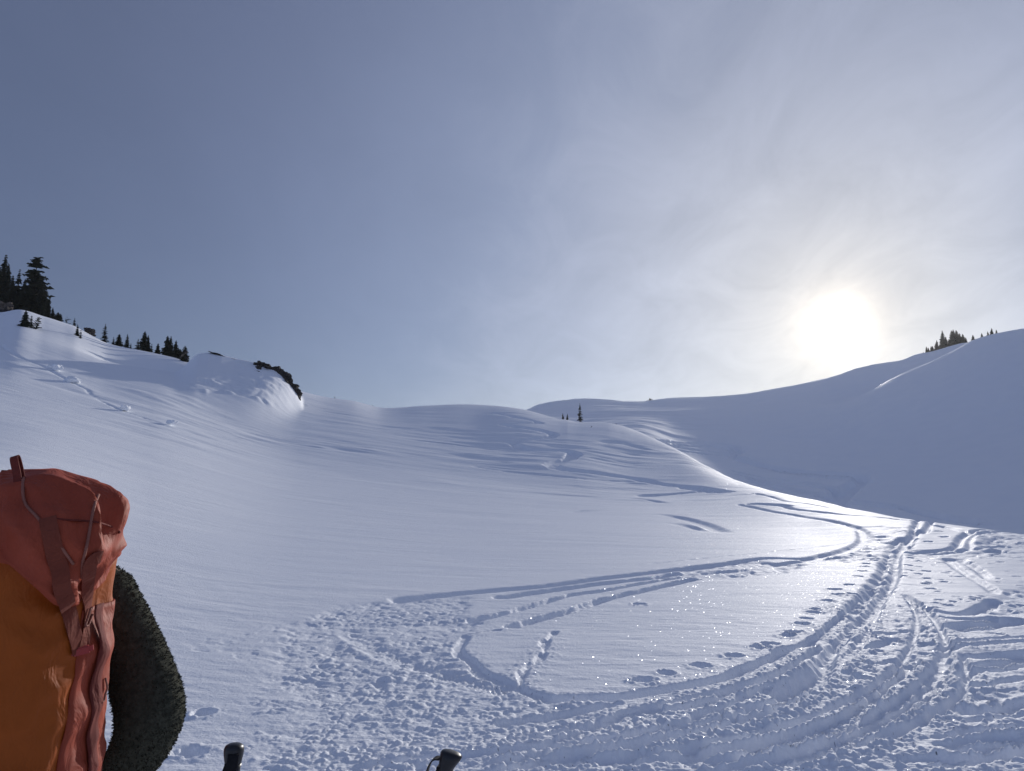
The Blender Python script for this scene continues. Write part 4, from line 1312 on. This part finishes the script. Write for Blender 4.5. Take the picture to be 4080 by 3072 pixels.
def tree_of(objs):
    V, F = [], []
    for o in objs:
        n = len(V)
        V += [Vector(v.co) + pack.location for v in o.data.vertices]
        F += [tuple(n + i for i in p.vertices) for p in o.data.polygons]
    return BVHTree.FromPolygons(V, F)


PACK_BVH = tree_of([bag, lid])
EYEV = Vector((0, 0, EYE))


def sight(x, y):
    dx, dy = (x - CX) / FPX, (CY - y) / FPX
    return Vector((dx, math.cos(PITCH) - dy * math.sin(PITCH), math.sin(PITCH) + dy * math.cos(PITCH))).normalized()


def on_pack(x, y, off=.003):
    hit, nrm, _, _ = PACK_BVH.ray_cast(EYEV, sight(x, y))
    if hit is None:
        hit, nrm, _, _ = PACK_BVH.find_nearest(EYEV + sight(x, y) * 1.95)
    return hit + nrm * off, nrm


def cord(name, pts, rad, mat, parent=None, off=.003, metal=None):
    P = [on_pack(x, y, off)[0] - pack.location for x, y in pts]
    return tube(name, smooth_path(P, 5), rad, mat, parent or pack, 7)


def strap(name, pts, width, mat, off=.004, thick=.002, parent=None):
    pts = [tuple(p) for p in smooth_path([(x, y, 0) for x, y in pts], 5)]
    H = [on_pack(p[0], p[1], off) for p in pts]
    C_ = [h[0] - pack.location for h in H]
    A = []
    for i in range(len(C_)):
        t = C_[min(i + 1, len(C_) - 1)] - C_[max(i - 1, 0)]
        A.append(t.cross(H[i][1]))
    # average the width direction so that the band does not twist
    A = [sum((A[j].normalized() for j in range(max(0, i - 3), min(len(A), i + 4))), Vector()) for i in range(len(A))]
    return ribbon(name, C_, A, width, thick, mat, parent or pack)


cord('drawcord', [(95, 1908), (93, 1950), (97, 1990), (112, 2022), (150, 2060), (190, 2110), (230, 2155), (262, 2200), (292, 2245)], .0032, M_CORD)
cord('drawcord', [(392, 1975), (378, 2015), (368, 2060), (360, 2100), (350, 2150), (338, 2195), (328, 2245), (322, 2300)], .0032, M_CORD)
cord('seam', [(205, 2066), (260, 2072), (330, 2076), (390, 2082), (440, 2098), (475, 2118), (500, 2130)], .0022, M_REDSTRAP, off=.001)
sa_ = strap('top_strap', [(192, 2066), (208, 2130), (222, 2210), (240, 2300), (258, 2390), (280, 2480), (300, 2570), (306, 2595)], .034, M_STRAP, off=.006)
strap('side_strap', [(395, 2214), (368, 2222), (350, 2262), (342, 2330), (338, 2400), (334, 2470), (330, 2540), (322, 2590)], .030, M_STRAP, off=.008)
tab = on_pack(78, 1916, .002)[0] - pack.location
ribbon('haul_loop', smooth_path([tab + Vector((.000, 0, -.02)), tab + Vector((-.006, 0, .012)), tab + Vector((-.0165, 0, .048)), tab + Vector((-.016, .008, .049)), tab + Vector((-.004, .010, .010)), tab + Vector((.003, .010, -.02))], 4), [(1, 0, .3)] * 21, .018, .002, M_REDSTRAP, pack)
bk, bn = on_pack(310, 2590, .010)
bkl = bk - pack.location
V, F = [], []
bm = bmesh.new()
bmesh.ops.create_cube(bm, size=1.0)
bmesh.ops.bevel(bm, geom=bm.edges[:], offset=.18, segments=2, affect='EDGES')
me = bpy.data.meshes.new('buckle')
bm.to_mesh(me)
bm.free()
me.materials.append(M_BUCKLE)
o = bpy.data.objects.new('buckle', me)
COL.objects.link(o)
o.parent = pack
o.location = bkl
o.scale = (.048, .014, .018)
o.rotation_euler = (0, -.22, .45)
# red side panel with its fold and the long edge strap
def patch(name, quads, mat, off, bulge=0.0, parent=None):
    """panel over the bag: rows of (x left, x right, y)"""
    V, F = [], []
    nc = 8
    rows = []
    for i in range(len(quads) - 1):
        for s in range(6):
            a, b, t = quads[i], quads[i + 1], s / 6
            rows.append([a[j] + (b[j] - a[j]) * t for j in range(3)])
    rows.append(quads[-1])
    for r0 in rows:
        for k in range(nc):
            u = k / (nc - 1)
            p, n_ = on_pack(r0[0] + (r0[1] - r0[0]) * u, r0[2], off + bulge * math.sin(math.pi * u))
            V.append(p - pack.location)
    for i in range(len(rows) - 1):
        for k in range(nc - 1):
            F.append((i * nc + k, i * nc + k + 1, (i + 1) * nc + k + 1, (i + 1) * nc + k))
    o = mesh_obj(name, V, F, mat, parent or pack, True)
    md = o.modifiers.new('thick', 'SOLIDIFY')
    md.thickness = .004
    return o




def wrap_panel(name, t0, t1, z0, z1, off, bulge, mat, nc=10, rows=40):
    """panel sewn over the right side of the bag between two angles round its section (degrees, 0 = right)"""
    V, F = [], []
    for i in range(rows):
        z = z0 + (z1 - z0) * i / (rows - 1)
        a0, a1 = t0(z), t1(z)
        for k in range(nc):
            u = k / (nc - 1)
            a = math.radians(a0 + (a1 - a0) * u)
            c = Vector((-1.165, 1.74, z))
            d_ = Vector((math.cos(a), math.sin(a), 0))
            hit, nrm, _, _ = PACK_BVH.ray_cast(c + d_ * .6, -d_)
            w = bulge * math.sin(math.pi * u) * (0.6 + 0.8 * mnoise.noise(Vector((0, u, z * 11)))) + .004 * mnoise.noise(Vector((u * 3, 4, z * 25)))
            V.append(hit + d_ * (off + w) - pack.location)
    for i in range(rows - 1):
        for k in range(nc - 1):
            F.append((i * nc + k, i * nc + k + 1, (i + 1) * nc + k + 1, (i + 1) * nc + k))
    o = mesh_obj(name, V, F, mat, pack, True)
    md = o.modifiers.new('thick', 'SOLIDIFY')
    md.thickness = .003
    return o


wrap_panel('side_panel', lambda z: -8 - 16 * (1.36 - z) / .4, lambda z: 44, .89, 1.365, .003, .014, M_RED)
wrap_panel('edge_strap', lambda z: 4, lambda z: 15, .89, 1.37, .020, .0, M_REDSTRAP, nc=4)
cord('cord_loop', [(338, 2420), (330, 2450), (322, 2475), (318, 2492), (326, 2498), (336, 2480), (344, 2450)], .0028, M_CORD, off=.013)
cord('cord_loop', [(399, 2700), (400, 2740), (396, 2770), (388, 2790), (378, 2800)], .0024, M_CORD, off=.016)

# ------------------------------------------------------------------ person
M_FLEECE = flat_material('dark_green_fleece', (.062, .062, .045), .95, .30, 60, .006, 140, .1)
M_TROUSER = flat_material('grey_trousers', (.05, .05, .055), .85, .2, 12, .003, 60)
M_SKIN = flat_material('skin', (.46, .28, .20), .6, .1, 20)
M_BOOT = flat_material('boots', (.02, .02, .022), .5, .2, 20)
M_HAT = flat_material('wool_hat', (.05, .05, .06), .95, .3, 80, .004, 200)
M_GLOVE = flat_material('gloves', (.02, .02, .02), .8, .3, 60, .001, 200)


def skinned(name, joints, links, mat, parent, root=0, sub=2):
    """continuous surface grown round a skeleton; joints: (x, y, z, rx, ry)"""
    me = bpy.data.meshes.new(name)
    me.from_pydata(local(parent, [j[:3] for j in joints]), links, [])
    o = bpy.data.objects.new(name, me)
    COL.objects.link(o)
    o.parent = parent
    md = o.modifiers.new('skin', 'SKIN')
    md.use_smooth_shade = True
    for i, j in enumerate(joints):
        sv = me.skin_vertices[0].data[i]
        sv.radius = (j[3], j[4] if len(j) > 4 else j[3])
        sv.use_root = (i == root)
    ss = o.modifiers.new('sub', 'SUBSURF')
    ss.levels = ss.render_levels = sub
    # turn it into a plain mesh
    dg = bpy.context.evaluated_depsgraph_get()
    ev = o.evaluated_get(dg)
    nm = bpy.data.meshes.new_from_object(ev)
    o.modifiers.clear()
    o.data = nm
    nm.materials.clear()
    nm.materials.append(mat)
    nm.polygons.foreach_set('use_smooth', [True] * len(nm.polygons))
    return o


PX, PY = -1.31, 2.10
gp = height_xy(PX, PY)
person = empty('person', (PX, PY, gp))
tag(person, 'person seen from behind in a dark green fleece, elbow out, wearing the orange backpack', 'person')
B = [(PX, PY, .95, .135, .10), (PX, PY, 1.10, .125, .095), (PX, PY + .01, 1.27, .155, .105), (PX, PY + .02, 1.40, .10, .08), (PX - .02, PY + .05, 1.46, .052, .052), (PX - .05, PY + .11, 1.50, .072, .085), (PX - .07, PY + .15, 1.545, .082, .092), (PX - .08, PY + .17, 1.60, .045, .05),
     (PX + .17, PY, 1.385, .05), (-.96, 2.025, 1.04, .042), (-1.15, 2.18, .80, .030), (-1.19, 2.22, .735, .034, .018),
     (PX - .17, PY, 1.385, .05), (-1.64, 2.045, 1.05, .042), (-1.51, 2.205, .81, .030), (-1.48, 2.245, .745, .034, .018),
     (PX + .09, PY, .88, .085), (PX + .11, PY + .02, .50, .058), (PX + .11, PY - .02, .10, .042), (PX + .11, PY + .10, .05, .035),
     (PX - .09, PY, .88, .085), (PX - .11, PY + .02, .50, .058), (PX - .11, PY - .02, .10, .042), (PX - .11, PY + .10, .05, .035)]
LK = [(0, 1), (1, 2), (2, 3), (3, 4), (4, 5), (5, 6), (6, 7), (3, 8), (8, 9), (9, 10), (10, 11), (3, 12), (12, 13), (13, 14), (14, 15), (0, 16), (16, 17), (17, 18), (18, 19), (0, 20), (20, 21), (21, 22), (22, 23)]


def add_fingers(base, fwd, sidev, up):
    i0 = len(B)
    for k, (off, ln) in enumerate(((-.027, .062), (-.009, .070), (.009, .066), (.027, .052))):
        p0 = base + sidev * off + fwd * .030
        p1 = p0 + fwd * ln * .5 - up * .012
        p2 = p1 + fwd * ln * .3 - up * .030
        for p, rr in ((p0, .0095), (p1, .0088), (p2, .0078)):
            B.append((p.x, p.y, p.z, rr))
        yield i0 + 3 * k
    p0 = base - fwd * .005 + sidev * .034
    p1 = p0 + sidev * .024 + fwd * .030 - up * .006
    p2 = p1 + sidev * .006 + fwd * .026 - up * .012
    for p, rr in ((p0, .0115), (p1, .010), (p2, .0085)):
        B.append((p.x, p.y, p.z, rr))
    yield i0 + 12


for hand, sg in ((11, -1), (15, 1)):
    base = Vector(B[hand][:3])
    for st in add_fingers(base, Vector((-.15 * -sg * -1, .30, -.95)).normalized(), Vector((sg * 1.0, 0.1, 0)).normalized(), Vector((0, -1, -.3)).normalized()):
        LK += [(hand, st), (st, st + 1), (st + 1, st + 2)]
skinned('body', B, LK, M_SKIN, person, 0, 1)
J = [(PX, PY, .90, .165, .125), (PX, PY, 1.08, .160, .120), (PX, PY + .01, 1.25, .185, .130), (PX, PY + .02, 1.385, .125, .10), (PX - .01, PY + .035, 1.455, .068, .068),
     (PX + .165, PY - .005, 1.345, .076, .076), (PX + .265, PY - .035, 1.19, .082, .086), (-.955, 2.02, 1.035, .096, .096), (-1.035, 2.10, .915, .080, .080), (-1.15, 2.175, .805, .058, .058),
     (PX - .165, PY - .005, 1.375, .078, .078), (PX - .255, PY - .035, 1.215, .085, .085), (-1.64, 2.04, 1.06, .085, .085), (-1.58, 2.115, .945, .075, .075), (-1.51, 2.19, .825, .055, .055)]
jacket = skinned('fleece_jacket', J, [(0, 1), (1, 2), (2, 3), (3, 4), (3, 5), (5, 6), (6, 7), (7, 8), (8, 9), (3, 10), (10, 11), (11, 12), (12, 13), (13, 14)], M_FLEECE, person, 0, 3)
skinned('trousers', [(PX, PY, .97, .150, .115), (PX, PY, .90, .155, .12), (PX + .09, PY, .80, .105), (PX + .11, PY + .02, .50, .080), (PX + .11, PY - .01, .16, .080), (PX - .09, PY, .80, .105), (PX - .11, PY + .02, .50, .080), (PX - .11, PY - .01, .16, .080)], [(0, 1), (1, 2), (2, 3), (3, 4), (1, 5), (5, 6), (6, 7)], M_TROUSER, person, 0, 2)
for sg in (1, -1):
    skinned('boot', [(PX + sg * .11, PY - .03, gp + .22, .062), (PX + sg * .11, PY - .03, gp + .08, .060), (PX + sg * .11, PY - .05, gp + .035, .052, .045), (PX + sg * .11, PY + .08, gp + .035, .050, .045), (PX + sg * .11, PY + .19, gp + .025, .040, .035)], [(0, 1), (1, 2), (1, 3), (3, 4)], M_BOOT, person, 0, 2)
skinned('wool_hat', [(PX - .055, PY + .125, 1.545, .090, .098), (PX - .070, PY + .150, 1.575, .086, .094), (PX - .078, PY + .162, 1.605, .050, .055)], [(0, 1), (1, 2)], M_HAT, person, 0, 2)
# pile of the fleece: small tufts over the sleeve and shoulder
rd = random.Random(3)
V, F = [], []
polys = [p for p in jacket.data.polygons if p.center.z > .0 and p.center.x > .05]
areas = np.cumsum([p.area for p in polys])
vs = jacket.data.vertices
for i in range(30000):
    p = polys[int(np.searchsorted(areas, rd.random() * areas[-1]))]
    a, b = rd.random(), rd.random()
    c0, c1, c2 = (vs[p.vertices[k]].co for k in (0, 1, 2))
    if a + b > 1 and len(p.vertices) > 3:
        c0 = vs[p.vertices[3]].co
        c1, c2 = vs[p.vertices[2]].co, vs[p.vertices[0]].co
        a, b = 1 - a, 1 - b
    q = c0 + (c1 - c0) * a + (c2 - c0) * b
    n = p.normal
    t = n.orthogonal().normalized()
    t = (Matrix.Rotation(rd.random() * 6.28, 3, n) @ t)
    h = rd.uniform(.0008, .0034)
    w = rd.uniform(.001, .0025)
    tip = q + n * h + Vector((rd.gauss(0, 1), rd.gauss(0, 1), rd.gauss(0, 1))) * .002
    k = len(V)
    V += [q - t * w - n * .002, q + t * w - n * .002, tip + t * w * .6, tip - t * w * .4]
    F.append((k, k + 1, k + 2, k + 3))
pile = mesh_obj('fleece_pile', V, F, M_FLEECE, jacket)
pile['kind'] = 'stuff'

# ------------------------------------------------------------------ mountain haze
m = bpy.data.materials.new('haze')
m.use_nodes = True
t = m.node_tree
t.nodes.clear()
mo = t.nodes.new('ShaderNodeOutputMaterial')
vol = t.nodes.new('ShaderNodeVolumePrincipled')
vol.inputs['Color'].default_value = (.93, .95, 1.0, 1)
vol.inputs['Density'].default_value = 0.00012
vol.inputs['Anisotropy'].default_value = 0.55
t.links.new(vol.outputs[0], mo.inputs['Volume'])
hx = [(-1000, -1000), (1000, -1000), (1000, 1000), (-1000, 1000)]
hz = mesh_obj('haze', [(x, y, -140.0) for x, y in hx] + [(x, y, 110.0) for x, y in hx], [(3, 2, 1, 0), (4, 5, 6, 7), (0, 1, 5, 4), (1, 2, 6, 5), (2, 3, 7, 6), (3, 0, 4, 7)], m)
hz['kind'] = 'stuff'
hz['label'] = 'thin bright mountain haze'
